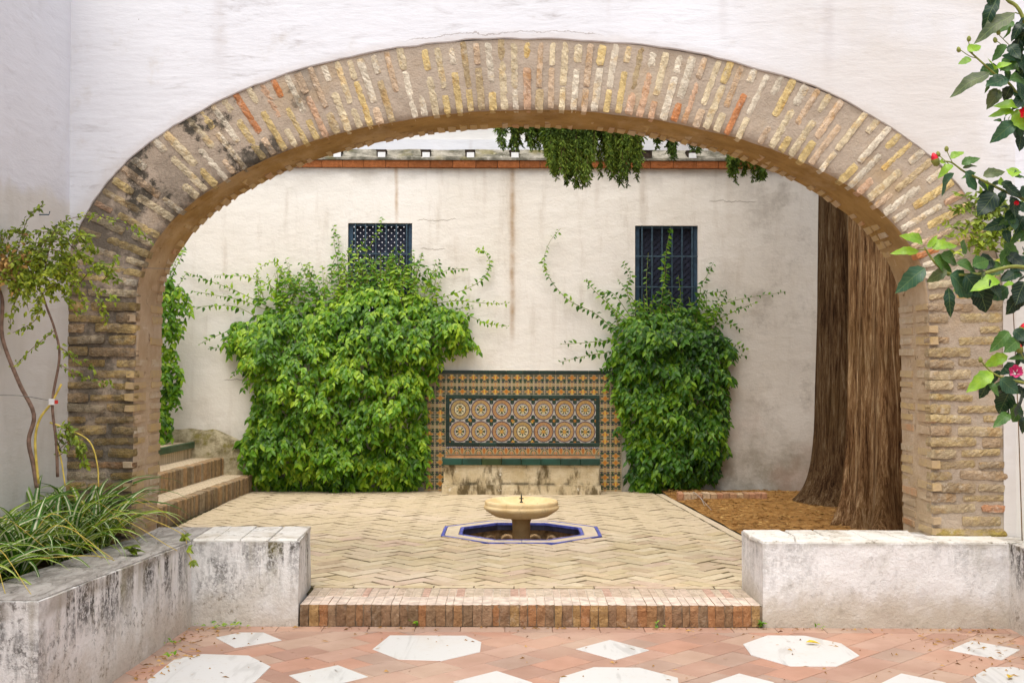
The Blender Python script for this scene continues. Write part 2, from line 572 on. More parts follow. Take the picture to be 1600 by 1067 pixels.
def m_attr(name, rough=.25, spec=.5, wear=True):
    t = NT(name)
    c = t.attr('paint')
    if wear:
        c = t.mix(t.mul(t.ss(t.noise(9, 6, .7), .5, .75), .35), c, (.33, .24, .13))
    t.color(c); t.rough(rough, spec)
    return t.done()
M_glaze = m_attr('painted_glaze', .35, .4)
def m_green():
    t = NT('green_glaze')
    oc, orand = t.objcol()
    c = t.mix(t.ss(t.noise(7, 5), .35, .7), oc, t.mix(1.0, oc, (.55, .6, .5), 'MULTIPLY'))
    t.color(c); t.rough(.28, .5)
    return t.done()
M_green = m_green()
M_blue = simple('blue_glaze', (.085, .11, .45), .35, .5, 15, .45, .05)
M_navy = simple('navy_glaze', (.035, .036, .065), .3, .5, 15, .5, .05)
M_brown_tile = simple('brown_tile', (.36, .17, .07), .5, .3, 9, .4, .15)
M_pit = simple('pit_clay', (.34, .23, .12), .9, .15, 14, .6, .5, 30)
M_bed = simple('soil', (.12, .075, .04), .95, .1, 12, .5, .8, 25)
M_ground = simple('earth', (.30, .24, .17), .95, .1, 3, .3, .2)

def m_stone(name, a, b, stains=.5):
    t = NT(name)
    c = t.mix(t.ss(t.noise(5, 6, .6), .3, .7), a, b)
    c = t.mix(t.mul(t.ss(t.noise(9, 6, .7), .55, .72), stains), c, (.22, .14, .055))
    t.color(c); t.rough(.65, .3)
    t.bump(t.noise(40, 5, .7), .25, .01)
    return t.done()
M_fount = m_stone('fountain_stone', (.80, .62, .34), (.66, .46, .21), .5)
M_fount_dark = m_stone('pedestal_stone', (.42, .28, .12), (.30, .19, .08), .6)

def m_benchbase():
    t = NT('bench_plaster')
    x, y, z = t.xyz()
    c = t.mix(t.ss(t.noise(3.5, 6, .65), .3, .7), (.66, .56, .38), (.50, .39, .22))
    run = t.ss(t.noise(4.5, 6, .7, stretch=(1.2, 1, .4)), .48, .62)
    c = t.mix(t.mul(run, .92), c, (.10, .07, .028))
    c = t.mix(t.ss(t.noise(12, 5, .7), .62, .70), c, (.72, .66, .53))
    gap = t.mul(t.ss(t.math('ABSOLUTE', t.sub(z, .255)), .03, .0), t.ss(t.noise(6, 4), .4, .6))
    c = t.mix(t.mul(gap, .8), c, (.06, .05, .03))
    t.color(c); t.rough(.9, .15)
    t.bump(t.noise(14, 6, .7), .7, .03)
    return t.done()
M_bench = m_benchbase()

def m_ledge():
    t = NT('mossy_render')
    c = t.mix(t.ss(t.noise(5, 6, .7), .35, .65), (.34, .31, .25), (.09, .085, .06))
    c = t.mix(t.ss(t.noise(12, 5, .7), .58, .7), c, (.52, .48, .40))
    c = t.mix(t.mul(t.ss(t.noise(3, 4), .5, .65), .5), c, (.20, .17, .05))
    t.color(c); t.rough(.95, .1)
    t.bump(t.noise(20, 6, .7), .8, .02)
    return t.done()
M_ledge = m_ledge()
def m_plinth():
    t = NT('mossy_plinth')
    x, y, z = t.xyz()
    c = t.mix(t.ss(t.noise(4, 6, .7), .35, .65), (.52, .45, .30), (.16, .13, .06))
    c = t.mix(t.mul(t.ss(t.noise(6, 5, .7), .5, .64), .8), c, (.20, .17, .04))
    t.color(c); t.rough(.95, .1)
    t.bump(t.noise(14, 6, .7), .8, .03)
    return t.done()
M_plinth = m_plinth()
def m_tread():
    t = NT('tread_brick')
    n = t.t.nodes.new('ShaderNodeTexBrick')
    t.set(n.inputs['Vector'], t.pos)
    n.inputs['Scale'].default_value = 4.0
    n.inputs['Color1'].default_value = (.62, .50, .34, 1); n.inputs['Color2'].default_value = (.55, .44, .30, 1)
    n.inputs['Mortar'].default_value = (.36, .29, .19, 1); n.inputs['Mortar Size'].default_value = .02
    c = t.mix(t.mul(t.ss(t.noise(6, 6, .7), .45, .7), .5), n.outputs[0], (.42, .33, .22))
    t.color(c); t.rough(.9, .15)
    t.bump(t.noise(30, 5), .4, .01)
    return t.done()
M_tread = m_tread()
def m_capg():
    t = NT('grey_coping')
    n = t.noise(5, 7, .7, stretch=(2.2, .7, 1), dist=1.2)
    c = t.mix(t.ss(n, .35, .65), (.46, .43, .39), (.27, .245, .215))
    c = t.mix(t.mul(t.ss(t.noise(9, 7, .75, stretch=(2.5, .6, 1), dist=1.5), .56, .64), .8), c, (.10, .09, .075))
    c = t.mix(t.mul(t.ss(t.noise(25, 4), .6, .7), .5), c, (.55, .52, .46))
    t.color(c); t.rough(.92, .15)
    t.bump(t.add(n, t.mul(t.noise(50, 4), .3)), .9, .025)
    return t.done()
M_cap_grey = m_capg()
def m_cap():
    t = NT('worn_white_coping')
    c = t.mix(t.ss(t.noise(6, 6, .65), .35, .7), (.70, .68, .63), (.58, .54, .47))
    c = t.mix(t.mul(t.ss(t.noise(4, 7, .75), .50, .66), .7), c, (.40, .34, .25))
    c = t.mix(t.mul(t.ss(t.noise(16, 6, .75), .56, .66), .7), c, (.16, .13, .09))
    t.color(c); t.rough(.9, .15)
    t.bump(t.add(t.noise(12, 6, .7), t.mul(t.noise(60, 3), .4)), .6, .02)
    return t.done()
M_cap_white = m_cap()
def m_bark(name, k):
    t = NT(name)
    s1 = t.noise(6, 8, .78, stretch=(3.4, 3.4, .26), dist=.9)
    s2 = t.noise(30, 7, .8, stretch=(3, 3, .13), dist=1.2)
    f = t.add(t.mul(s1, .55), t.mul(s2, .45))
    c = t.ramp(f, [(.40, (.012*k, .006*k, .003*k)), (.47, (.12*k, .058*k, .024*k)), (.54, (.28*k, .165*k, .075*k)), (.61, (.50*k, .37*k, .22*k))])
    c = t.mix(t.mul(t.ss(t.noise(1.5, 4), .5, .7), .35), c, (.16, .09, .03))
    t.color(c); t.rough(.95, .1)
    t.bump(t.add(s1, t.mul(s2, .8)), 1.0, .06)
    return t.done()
M_bark = m_bark('cypress_bark', 1.75)  # near trunk: bark lightened, partly to paint in the light on it
M_bark2 = m_bark('shaded_rear_bark', .78)  # same bark darkened: rear trunk's shade is partly put into the colour
M_twig = simple('twig', (.16, .10, .05), .85, .2, 30, .4, .3)
M_twig_grey = simple('grey_stem', (.22, .14, .10), .85, .2, 30, .4, .3)
M_twig_green = simple('green_stem', (.22, .24, .05), .7, .3, 30, .3, 0)
M_runner = simple('runner_stem', (.62, .47, .09), .6, .3, 30, .3, 0)
M_iron = simple('blue_iron', (.045, .085, .115), .5, .45, 30, .4, .1, metal=.0)
M_lattice = simple('lattice_paint', (.022, .028, .055), .6, .35, 30, .4, .1)
M_wframe = simple('window_paint', (.025, .060, .10), .55, .4, 20, .3, .1)
M_dark = simple('unlit_room', (.016, .014, .035), .7, .3, 20, .3, 0)  # near-black that paints the unlit room behind the right window
M_bronze = simple('bronze', (.05, .055, .035), .4, .5, 40, .4, .1, metal=.6)
M_wire = simple('wire', (.25, .24, .22), .5, .4, 40, .2, 0, metal=.5)
M_tagw = simple('white_plastic', (.78, .76, .74), .4, .4, 40, .1, 0)
M_tagr = simple('red_plastic', (.55, .03, .02), .4, .4, 40, .1, 0)
M_ventw = simple('white_tile', (.82, .82, .80), .6, .3, 20, .05, 0)
M_ventd = simple('spout_shadow_dark_tile', (.05, .035, .025), .9, .1, 20, .4, .2)  # painted shadow around the spout tiles; also colours one dark tile

def leafmat(name, cols, gloss=.42, trans=.35, use_obj=False, big=.8):
    """cols: dark, mid, light"""
    t = NT(name)
    oc, orand = t.objcol()
    r = t.math('FRACT', t.add(t.geo.outputs['Random Per Island'], orand))
    n = t.noise(big*2.5, 3, .5)
    if use_obj:
        tc = t.t.nodes.new('ShaderNodeTexCoord'); sx = t.t.nodes.new('ShaderNodeSeparateXYZ'); t.t.links.new(tc.outputs['Object'], sx.inputs[0])
        ay = t.math('ABSOLUTE', sx.outputs[1])
        c = t.mix(t.ss(t.noise(18, 4), .3, .7), t.mix(1.0, oc, (.70, .78, .7), 'MULTIPLY'), t.mix(1.0, oc, (1.25, 1.15, 1.0), 'MULTIPLY'))
        ve = t.math('SINE', t.mul(t.sub(sx.outputs[0], t.mul(ay, .9)), 46.0))
        vein = t.math('MAXIMUM', t.mul(t.ss(ve, .80, .98), .55), t.ss(ay, .016, .006))
        c = t.mix(t.mul(vein, .5), c, t.mix(1.0, t.mix(.5, oc, (.25, .30, .12)), (1.2, 1.3, 1.1), 'MULTIPLY'))
        t.bump(t.sub(t.mul(t.noise(30, 3), .5), t.mul(vein, .5)), .35, .006)
    else:
        f = t.math('ADD', t.mul(r, .62), t.mul(t.ss(n, .3, .7), .38), clamp=True)
        c = t.ramp(f, [(.05, cols[0]), (.5, cols[1]), (.95, cols[2])])
    t.color(c); t.rough(gloss, .4)
    tr = t.t.nodes.new('ShaderNodeBsdfTranslucent')
    t.set(tr.inputs['Color'], t.mix(1.0, c, (1.25, 1.3, .55), 'MULTIPLY'))
    ms = t.t.nodes.new('ShaderNodeMixShader')
    ms.inputs[0].default_value = trans
    t.t.links.new(t.b.outputs[0], ms.inputs[1]); t.t.links.new(tr.outputs[0], ms.inputs[2])
    t.t.links.new(ms.outputs[0], t.out.inputs['Surface'])
    return t.done()
M_vineL = leafmat('vine_leaf', ((.026, .095, .004), (.13, .30, .008), (.40, .56, .03)))
M_vineR = leafmat('dark_vine_leaf', ((.012, .052, .004), (.07, .20, .008), (.27, .45, .02)))
M_climb = leafmat('climber_leaf', ((.08, .11, .012), (.20, .28, .02), (.46, .52, .05)))
M_cyp = leafmat('cypress_leaf', ((.020, .045, .008), (.085, .15, .014), (.26, .34, .035)), .7, .2)
M_hib = leafmat('hibiscus_leaf', None, .34, .30, True)
def m_blade():
    t = NT('striped_blade')
    c = t.attr('paint')
    t.color(c); t.rough(.42, .4)
    tr = t.t.nodes.new('ShaderNodeBsdfTranslucent'); t.set(tr.inputs['Color'], c)
    ms = t.t.nodes.new('ShaderNodeMixShader'); ms.inputs[0].default_value = .25
    t.t.links.new(t.b.outputs[0], ms.inputs[1]); t.t.links.new(tr.outputs[0], ms.inputs[2])
    t.t.links.new(ms.outputs[0], t.out.inputs['Surface'])
    return t.done()
M_blade = m_blade()
M_pink = simple('pink_petal', (.62, .07, .22), .5, .3, 40, .5, .1)
M_red = simple('red_petal', (.62, .012, .03), .5, .3, 40, .35, .1)
M_yleaf = simple('yellow_leaf', (.62, .42, .02), .5, .3, 40, .3, .1)
M_litter = leafmat('litter', ((.12, .06, .02), (.32, .17, .045), (.55, .34, .11)), .9, .0)
def m_needles():
    t = NT('needle_litter')
    c = t.ramp(t.noise(9, 7, .75), [(.3, (.13, .058, .018)), (.5, (.38, .185, .05)), (.68, (.56, .32, .11))])
    c = t.mix(t.ss(t.noise(60, 3), .55, .7), c, (.46, .28, .11))
    t.color(c); t.rough(.95, .1); t.bump(t.noise(45, 5, .7), 1.0, .04)
    return t.done()
M_needles = m_needles()

# ------------------------------------------------------------------ key planes and levels
YA, TH = 7.74, 0.58            # arch wall: front face, thickness
YL = 7.47                      # front of the low walls and the step
YB = 14.05                     # back wall of the court
ZC = 0.135                     # level of the court paving
ZS = 0.53                      # top of the low walls

# ================================================================== GROUND
g = MB(); g.quad((-150,-150,-.45), (150,-150,-.45), (150,150,-.45), (-150,150,-.45))
tag(g.build('ground', M_ground), kind='structure')

# ---- terracotta floor with marble insets
fl = MB(); fl.quad((-8,-9,-.012), (8,-9,-.012), (8,YL+.05,-.012), (-8,YL+.05,-.012))
floor = tag(fl.build('terracotta_floor', M_joint_floor), kind='structure')
marbles = [
 [(582,1014),(609,992.5),(728,993),(752,1003),(750,1018),(690,1032),(623,1030)],
 [(1161,1006),(1199,992.5),(1258,993),(1314.6,1005),(1343,1024),(1308,1040.6),(1235,1040.6),(1173.5,1023)],
 [(337,996),(375,988),(412,988),(440,1000),(367,1012)],
 [(230,1063),(273,1029.5),(316,1021.6),(388.6,1024),(423,1041),(398.5,1065),(330,1085),(240,1082)],
 [(451.5,1055),(528,1039),(575,1057),(490,1078)],
 [(900,1013.7),(953,999.5),(1014.5,1015.6),(961.6,1031)],
 [(875,1058),(928,1042),(999.6,1043),(1059,1058.7),(1062,1080),(1000,1105),(925,1103),(872,1078)],
 [(708,1065),(776,1048),(832,1066),(765,1086)],
 [(1100,1070),(1155,1052),(1210,1066),(1165,1086)],
 [(1376.5,1067),(1408,1052),(1478,1066),(1440,1085)],
 [(1483,1015.6),(1517,1000.6),(1594,1014.7),(1565.6,1031)],
 [(1520,1057),(1547,1042),(1584,1042),(1620,1052),(1630,1075),(1590,1092),(1540,1085)]]
MP = []
for poly in marbles:
    pts = [at_z(px, py, 0) for px, py in poly]
    MP.append([(p.x, p.y) for p in pts])
# repeats of the pattern nearer the camera, outside the frame
for dx, dy in ((-2.2, -1.25), (-1.1, -.62), (1.1, -.62), (0, -1.25), (1.15, -1.25), (2.3, -1.25), (-1.15, -2.3), (0.6, -2.0)):
    c0 = (0.2 + dx, 5.75 + dy)
    MP.append([(c0[0]+.33*math.cos(math.pi/8+k*math.pi/4), c0[1]+.33*math.sin(math.pi/8+k*math.pi/4)) for k in range(8)])
for poly in MP:
    mb = MB(); slab(mb, poly, .0025, .02, .0015)
    o = mb.build('marble_tile', M_marble, floor)
ST = math.sqrt(.5)
tl, tw = .30, .20
tcols = [(.385,.235,.175), (.42,.265,.20), (.35,.21,.155), (.41,.28,.21), (.42,.235,.165), (.355,.245,.19)]
def inside(poly, p):
    s = 0
    n = len(poly)
    for i in range(n):
        a, b = poly[i], poly[(i+1) % n]
        cr = (b[0]-a[0])*(p[1]-a[1]) - (b[1]-a[1])*(p[0]-a[0])
        if s == 0: s = 1 if cr > 0 else -1
        elif (cr > 0) != (s > 0): return False
    return True
far_tiles = MB()
# border course against the step and the low walls
xb = -2.3
while xb < 3.6:
    w = rnd.uniform(.26, .30)
    mb = MB(); slab(mb, [(xb, YL-.135), (xb+w-.004, YL-.135), (xb+w-.004, YL-.004), (xb, YL-.004)], 0, .02, .0015)
    o = mb.build('terracotta_tile', M_terra, floor); o.color = c4(rnd.choice(tcols))
    xb += w
for i in range(-40, 40):
    for j in range(-40, 40):
        u0, v0 = i*tl + (j % 2)*tl/2, j*tw
        q = [(u0, v0), (u0+tl-.004, v0), (u0+tl-.004, v0+tw-.004), (u0, v0+tw-.004)]
        poly = [((u-v)*ST + .1, (u+v)*ST + 4.0) for u, v in q]
        poly = clip(poly, (0, -1), -(YL-.139))
        if len(poly) < 3: continue
        c = centroid(poly)
        if c[1] < 1.0 or abs(c[0]) > 4.2: continue
        if abs(area(poly)) < 2e-4: continue
        if any(all(inside(m, p) for p in poly) for m in MP): continue
        near = c[1] > 5.5 and -2.6 < c[0] < 3.3
        mb = MB() if near else far_tiles
        slab(mb, poly, rnd.uniform(-.0012, .0004), .02, .0015)
        if near:
            o = mb.build('terracotta_tile', M_terra, floor); o.color = c4(rnd.choice(tcols))
o = far_tiles.build('terracotta_tile', M_terra, floor); o.color = c4(tcols[0]); o['kind'] = 'stuff'

# ---- court paving (herringbone)
FC = V((0.088, 10.71))         # fountain centre
R_PIT = .525
def octo(r, c=FC):
    k = r / math.cos(math.pi/8)
    return [(c.x + k*math.cos(math.pi/8+i*math.pi/4), c.y + k*math.sin(math.pi/8+i*math.pi/4)) for i in range(8)]
bed = MB()
zb = ZC - .014
s_ = .95
oc = octo(R_PIT)
for i in range(8):
    a, b = oc[i], oc[(i+1) % 8]
    def out(p):
        dx, dy = p[0]-FC.x, p[1]-FC.y
        k = s_/max(abs(dx), abs(dy))
        return (FC.x+dx*k, FC.y+dy*k)
    A, B = out(a), out(b)
    bed.quad((*a, zb), (*A, zb), (*B, zb), (*b, zb))
    if i % 2 == 0:
        cxn = FC.x + s_*(1 if (A[0]+B[0])/2 > FC.x else -1); cyn = FC.y + s_*(1 if (A[1]+B[1])/2 > FC.y else -1)
        bed.add([(*A, zb), (cxn, cyn, zb), (*B, zb)], [(0,1,2)])
X0, X1, Y0, Y1 = -4.6, 6.0, 7.9, YB+.3
bed.quad((X0,Y0,zb), (X1,Y0,zb), (X1,FC.y-s_,zb), (X0,FC.y-s_,zb))
bed.quad((X0,FC.y+s_,zb), (X1,FC.y+s_,zb), (X1,Y1,zb), (X0,Y1,zb))
bed.quad((X0,FC.y-s_,zb), (FC.x-s_,FC.y-s_,zb), (FC.x-s_,FC.y+s_,zb), (X0,FC.y+s_,zb))
bed.quad((FC.x+s_,FC.y-s_,zb), (X1,FC.y-s_,zb), (X1,FC.y+s_,zb), (FC.x+s_,FC.y+s_,zb))
pav = tag(bed.build('court_paving', M_joint), kind='structure')
kr = at_z(1070, 790, ZC); kf = at_z(1160, 838, ZC)      # right-hand edge of the paving
kd = (kf - kr); kn = V((kd.y, -kd.x)).normalized()       # pointing left when positive below
if kn.x > 0: kn = -kn
kdist = kn.x*kr.x + kn.y*kr.y
PW, J = .125, .010
pcols = [(.56,.455,.28), (.61,.50,.32), (.53,.425,.255), (.58,.465,.315), (.55,.455,.295), (.60,.47,.30), (.49,.375,.245), (.56,.42,.31), (.63,.53,.36)]
bricks = []
for i in range(-80, 80):
    for j in range(-80, 80):
        s = (i - j) % 4
        if s == 0: q = (i, j, 2, 1)
        elif s == 2: q = (i, j-1, 1, 2)
        else: continue
        u0, v0 = q[0]*PW + J/2, q[1]*PW + J/2
        u1, v1 = (q[0]+q[2])*PW - J/2, (q[1]+q[3])*PW - J/2
        poly = [((u-v)*ST, (u+v)*ST + 11) for u, v in ((u0,v0),(u1,v0),(u1,v1),(u0,v1))]
        cx_, cy_ = centroid(poly)
        if not (7.9 < cy_ < 14.2 and -3.3 < cx_ < 2.6): continue
        poly = clip(poly, (0, 1), 8.115)
        if len(poly) > 2: poly = clip(poly, (0, -1), -(YB-.01))
        if len(poly) > 2: poly = clip(poly, (1, 0), -3.06)
        if len(poly) > 2: poly = clip(poly, (kn.x, kn.y), kdist+.09)
        if len(poly) < 3 or abs(area(poly)) < 8e-4: continue
        if any(math.hypot(p[0]-FC.x, p[1]-FC.y) < .78 for p in poly):
            best, ba = None, 0
            for k in range(8):
                an = k*math.pi/4
                n = (math.cos(an), math.sin(an))
                pc = clip(poly, n, n[0]*FC.x+n[1]*FC.y+.702)
                if len(pc) > 2 and abs(area(pc)) > ba: best, ba = pc, abs(area(pc))
            if ba < 8e-4: continue
            poly = best
        bricks.append(poly)
def vis(p):
    c = centroid(p)
    q = project((c[0], c[1], ZC))
    if q is None: return 0
    return 1 if (470 < q[0] < 1185 if q[1] > 822 else 265 < q[0] < 1150) else 0
bricks.sort(key=lambda p: (-vis(p), centroid(p)[1]))
rest = MB()
for k, poly in enumerate(bricks):
    mb = MB() if k < 290 else rest
    slab(mb, poly, ZC + rnd.uniform(-.004, .0025), .035, .004, .014, .003)
    if k < 290:
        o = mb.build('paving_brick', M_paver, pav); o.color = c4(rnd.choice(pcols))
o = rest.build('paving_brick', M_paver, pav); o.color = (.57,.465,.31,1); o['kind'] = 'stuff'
# border stretcher course behind the step, and along the planting bed
x = -1.33
while x < 1.56:
    w = min(.27, 1.56-x)
    mb = MB(); slab(mb, [(x+.002, 8.035), (x+w-.006, 8.035), (x+w-.006, 8.108), (x+.002, 8.108)], ZC, .03, .003, .01)
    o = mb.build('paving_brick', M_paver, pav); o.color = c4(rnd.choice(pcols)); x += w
kdn = V((kd.x, kd.y)).normalized()
if kdn.y < 0: kdn = -kdn
st = V((kr.x, kr.y)); t0 = -4.6
edge_end = 1.2
while t0 < edge_end:
    w = .26
    a = st + kdn*t0; b = st + kdn*(t0+w-.006); n2 = V((kn.x, kn.y))*.083
    if a.y > 8.1 and b.y < 13.95:
        mb = MB(); slab(mb, [tuple(a), tuple(b), tuple(b+n2), tuple(a+n2)], ZC+.004, .05, .004, .01)
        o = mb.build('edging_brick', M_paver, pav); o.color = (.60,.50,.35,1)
    t0 += w

# ================================================================== BRICK STEP between the low walls
step = thing('brick_step', (.12, YL, 0), 'low brick-on-edge step in the opening between the two white low walls', 'step')
core = MB(); core.box((-1.318, YL+.016, -.01), (1.566, 8.03, ZC-.010)); core.build('mortar_core', simple('step_mortar', (.26,.19,.125), .95, .1, 10, .4, .5), step)
core = MB(); core.quad((-1.318, YL+.03, ZC-.0045), (1.566, YL+.03, ZC-.0045), (1.566, 8.03, ZC-.0045), (-1.318, 8.03, ZC-.0045)); core.build('mortar_bed', simple('bed_mortar', (.58,.49,.39), .95, .1, 12, .3, .4), step)
scol = [(.34,.19,.10), (.30,.185,.105), (.35,.20,.10), (.28,.175,.105), (.39,.245,.11), (.33,.215,.135), (.25,.165,.10), (.38,.19,.09), (.31,.205,.125)]
tcol = [(.60,.48,.38), (.60,.41,.33), (.63,.53,.42), (.60,.50,.40), (.62,.50,.41)]
x = -1.318
while x < 1.55:
    w = rnd.uniform(.046, .066)
    if x + w > 1.564: w = 1.564 - x
    if w > .02:
        me = MB()
        d0 = rnd.uniform(-.006, .008)
        hw = w*.5 - rnd.uniform(.001, .004)
        # front header: rough face grid toward the viewer
        vs, fs = [], []
        nz = 4
        for k in range(nz+1):
            z = .002 + (ZC-.004)*k/nz
            for sx in (-1, 0, 1):
                ed = .006 if sx else 0
                if k == nz: ed += .008
                vs.append((x+w/2+sx*(hw+rnd.uniform(-.003,.003)), YL + d0 + ed + rnd.uniform(-.004,.004), z))
        for k in range(nz):
            for e in range(2):
                a = k*3+e
                fs.append((a, a+1, a+4, a+3))
        b = len(vs)
        tz = ZC + rnd.uniform(-.003, .002)
        vs += [(x+w/2-hw, YL+.018, tz), (x+w/2, YL+.02, tz+.001), (x+w/2+hw, YL+.018, tz), (x+w/2-hw, YL+.27, tz), (x+w/2, YL+.27, tz), (x+w/2+hw, YL+.27, tz)]
        fs += [(nz*3, nz*3+1, b+1, b), (nz*3+1, nz*3+2, b+2, b+1), (b, b+1, b+4, b+3), (b+1, b+2, b+5, b+4)]
        vs += [(x+w/2-hw, YL+.27, 0), (x+w/2+hw, YL+.27, 0)]
        fs += [(b+3, b+6, 0, 3, 6, 9, 12, b), (b+5, b+2, 14, 11, 8, 5, 2, b+7)]
        me.add(vs, fs)
        o = me.build('header_brick', M_brick_step, step); o.color = c4(rnd.choice(scol))
        o.data.materials.append(M_worn)
        for p_ in o.data.polygons:
            if p_.index in (nz*2, nz*2+1, nz*2+2, nz*2+3): p_.material_index = 1
        me = MB(); slab(me, [(x+w/2-hw, YL+.276), (x+w/2+hw, YL+.276), (x+w/2+hw, YL+.555), (x+w/2-hw, YL+.555)], ZC + rnd.uniform(-.003, .002), .06, .004, .01)
        o = me.build('tread_brick', M_brick_step, step); o.color = c4(rnd.choice(tcol))
    x += w

# ================================================================== LOW WALLS
def prism(poly, z0, z1, ztops=None, sub=0):
    mb = MB()
    if area(poly) < 0: poly = poly[::-1]
    n = len(poly)
    vs = [(x, y, z0) for x, y in poly] + [(x, y, (ztops[i] if ztops else z1)) for i, (x, y) in enumerate(poly)]
    fs = [(i, (i+1) % n, n+(i+1) % n, n+i) for i in range(n)] + [tuple(range(n, 2*n))]
    mb.add(vs, fs)
    return mb
def soften(o, w=.012, seg=2):
    m = o.modifiers.new('edge', 'BEVEL'); m.width = w; m.segments = seg; m.limit_method = 'ANGLE'; m.angle_limit = math.radians(30)
def roughen(poly, z0, z1, name, mat, parent, step=.07, amp=.008, ztopf=None, top=True):
    """plastered block whose faces and arrises waver"""
    if area(poly) < 0: poly = poly[::-1]
    bm = bmesh.new()
    ring = []
    n = len(poly)
    for i in range(n):
        a, b = V((*poly[i], 0)), V((*poly[(i+1) % n], 0))
        m = max(1, int((b-a).length/step))
        for k in range(m): ring.append((a.lerp(b, k/m), (b-a).normalized()))
    nz = max(2, int((z1-z0)/step))
    rows = []
    for k in range(nz+1):
        row = []
        for p, d in ring:
            zt = ztopf(p.x, p.y) if ztopf else z1
            z = z0 + (zt-z0)*k/nz
            q = V((p.x, p.y, z))
            nv = noise.noise_vector(q*2.3)*amp + noise.noise_vector(q*9)*amp*.5
            row.append(bm.verts.new(q + V((nv.x, nv.y, nv.z*.5 if k == nz else 0))))
        rows.append(row)
    N = len(ring)
    for k in range(nz):
        for i in range(N):
            bm.faces.new((rows[k][i], rows[k][(i+1) % N], rows[k+1][(i+1) % N], rows[k+1][i]))
    from mathutils.geometry import tessellate_polygon
    for tri in tessellate_polygon([[V((v.co.x, v.co.y, 0)) for v in rows[-1]]]):
        q = [rows[-1][i] for i in tri]
        n_ = (q[1].co-q[0].co).cross(q[2].co-q[0].co)
        try: bm.faces.new(q if n_.z > 0 else q[::-1])
        except ValueError: pass
    me = bpy.data.meshes.new(name)
    bm.to_mesh(me); bm.free()
    o = link(name, me, mat, parent)
    soften(o, .014, 2)
    return o

def xz(px, y): return (px-800)/F*y
lw = thing('planter_wall', (-2.0, YL, 0), 'L-shaped low wall stained black, holding the bed of striped spider plants', 'low wall')
lzt = lambda x, y: ZS + .06*max(0, (7.4-y))/2.1 - .008
LX0, LX1 = -1.325, -1.36
outer = [(-2.087, 5.30), (-1.99, YL), (LX0, YL), (LX1, 8.12), (-2.38, 8.06), (-2.40, 7.6), (-2.47, 5.62), (-3.0, 5.62), (-3.0, 5.30)]
roughen(outer, -.02, ZS, 'plaster_body', M_low_left, lw, ztopf=lambda x, y: lzt(x, y), top=True)
# coping pieces
def coping(poly, zf, mat, parent, th=.013, col=None):
    mb = MB()
    if area(poly) < 0: poly = poly[::-1]
    poly = [(x+rnd.uniform(-.005, .005), max(y, YL+.016) if y > YL-.004 and x > -1.98 else y) for x, y in poly]
    n = len(poly)
    c = centroid(poly)
    vs = [(x, y, zf(x, y)-.012) for x, y in poly] + [(x, y, zf(x, y)+th-.006) for x, y in poly]
    vs += [(c[0]+(x-c[0])*.97, c[1]+(y-c[1])*.97, zf(x, y)+th+rnd.uniform(-.002, .002)) for x, y in poly]
    fs = []
    for i in range(n):
        j = (i+1) % n
        fs += [(i, j, n+j, n+i), (n+i, n+j, 2*n+j, 2*n+i)]
    fs.append(tuple(range(2*n, 3*n)))
    mb.add(vs, fs)
    return mb.build('coping_slab', mat, parent)
ys = [5.31, 5.72, 6.15, 6.6, 7.05, 7.455]
for a, b in zip(ys, ys[1:]):
    ex = lambda y: -2.087 + (y-5.3)*.0447 - .016
    ix = lambda y: -2.465 + (y-5.62)*.034
    coping([(ex(a), a+.004), (ex(b), b-.004), (ix(b), b-.004), (ix(a), a+.004)], lzt, M_cap_grey, lw)
coping([(-2.99, 5.31), (-2.47, 5.31), (-2.47, 5.60), (-2.99, 5.60)], lzt, M_cap_grey, lw)
xs = [-1.99, -1.86, -1.69, -1.51, -1.332]
coping([(-2.36, YL+.01), (-1.995, YL+.003), (-2.0, 8.05), (-2.37, 8.05)], lzt, M_cap_grey, lw)
for a, b in zip(xs, xs[1:]):
    coping([(a+.004, YL+.002), (b-.004, YL+.002), (b-.028, 8.1), (a-.02, 8.08)], lzt, M_cap_white, lw)

rw = thing('low_wall', (2.4, YL, 0), 'plain whitewashed low wall below the right brick pillar, beside the step', 'low wall')
RX0 = 1.568; RX1 = 1.538
rzt = lambda x, y: ZS - .008
roughen([(RX0, YL), (3.105, YL), (3.105, 8.0), (RX1, 8.0)], -.02, ZS, 'plaster_body', M_low_right, rw, ztopf=rzt)
px_ = RX0
while px_ < 2.62:
    b = min(px_ + rnd.uniform(.2, .28), 2.66)
    sk = -.03 if px_ == RX0 else rnd.uniform(-.05, .05)
    if px_ == RX0: prev_sk = sk
    sk2 = rnd.uniform(-.06, .06)
    coping([(px_+.003, YL+.002), (b-.003, YL+.002), (b-.003+sk2, YL+.26), (px_+.003+prev_sk, YL+.26)], rzt, M_cap_white, rw)
    sk3 = rnd.uniform(-.05, .05)
    coping([(px_+.003+prev_sk, YL+.266), (b-.003+sk2, YL+.266), (b-.003+sk2*.3, YL+.52), (px_+.003+prev_sk, YL+.52)], rzt, M_cap_white, rw)
    prev_sk = sk2
    px_ = b
coping([(2.67, YL+.002), (3.10, YL+.002), (3.10, YL+.262), (2.67, YL+.262)], rzt, M_cap_white, rw)
# planter wall running toward the camera along the right-hand wall
rp = thing('side_planter_wall', (3.2, 6.2, 0), 'stained plaster planter wall at the right edge in front of the hibiscus', 'low wall')
roughen([(3.10, YL+.25), (3.112, 4.0), (3.40, 4.0), (3.40, YL+.25)], -.02, ZS+.0, 'plaster_body', M_low_left, rp, step=.09)

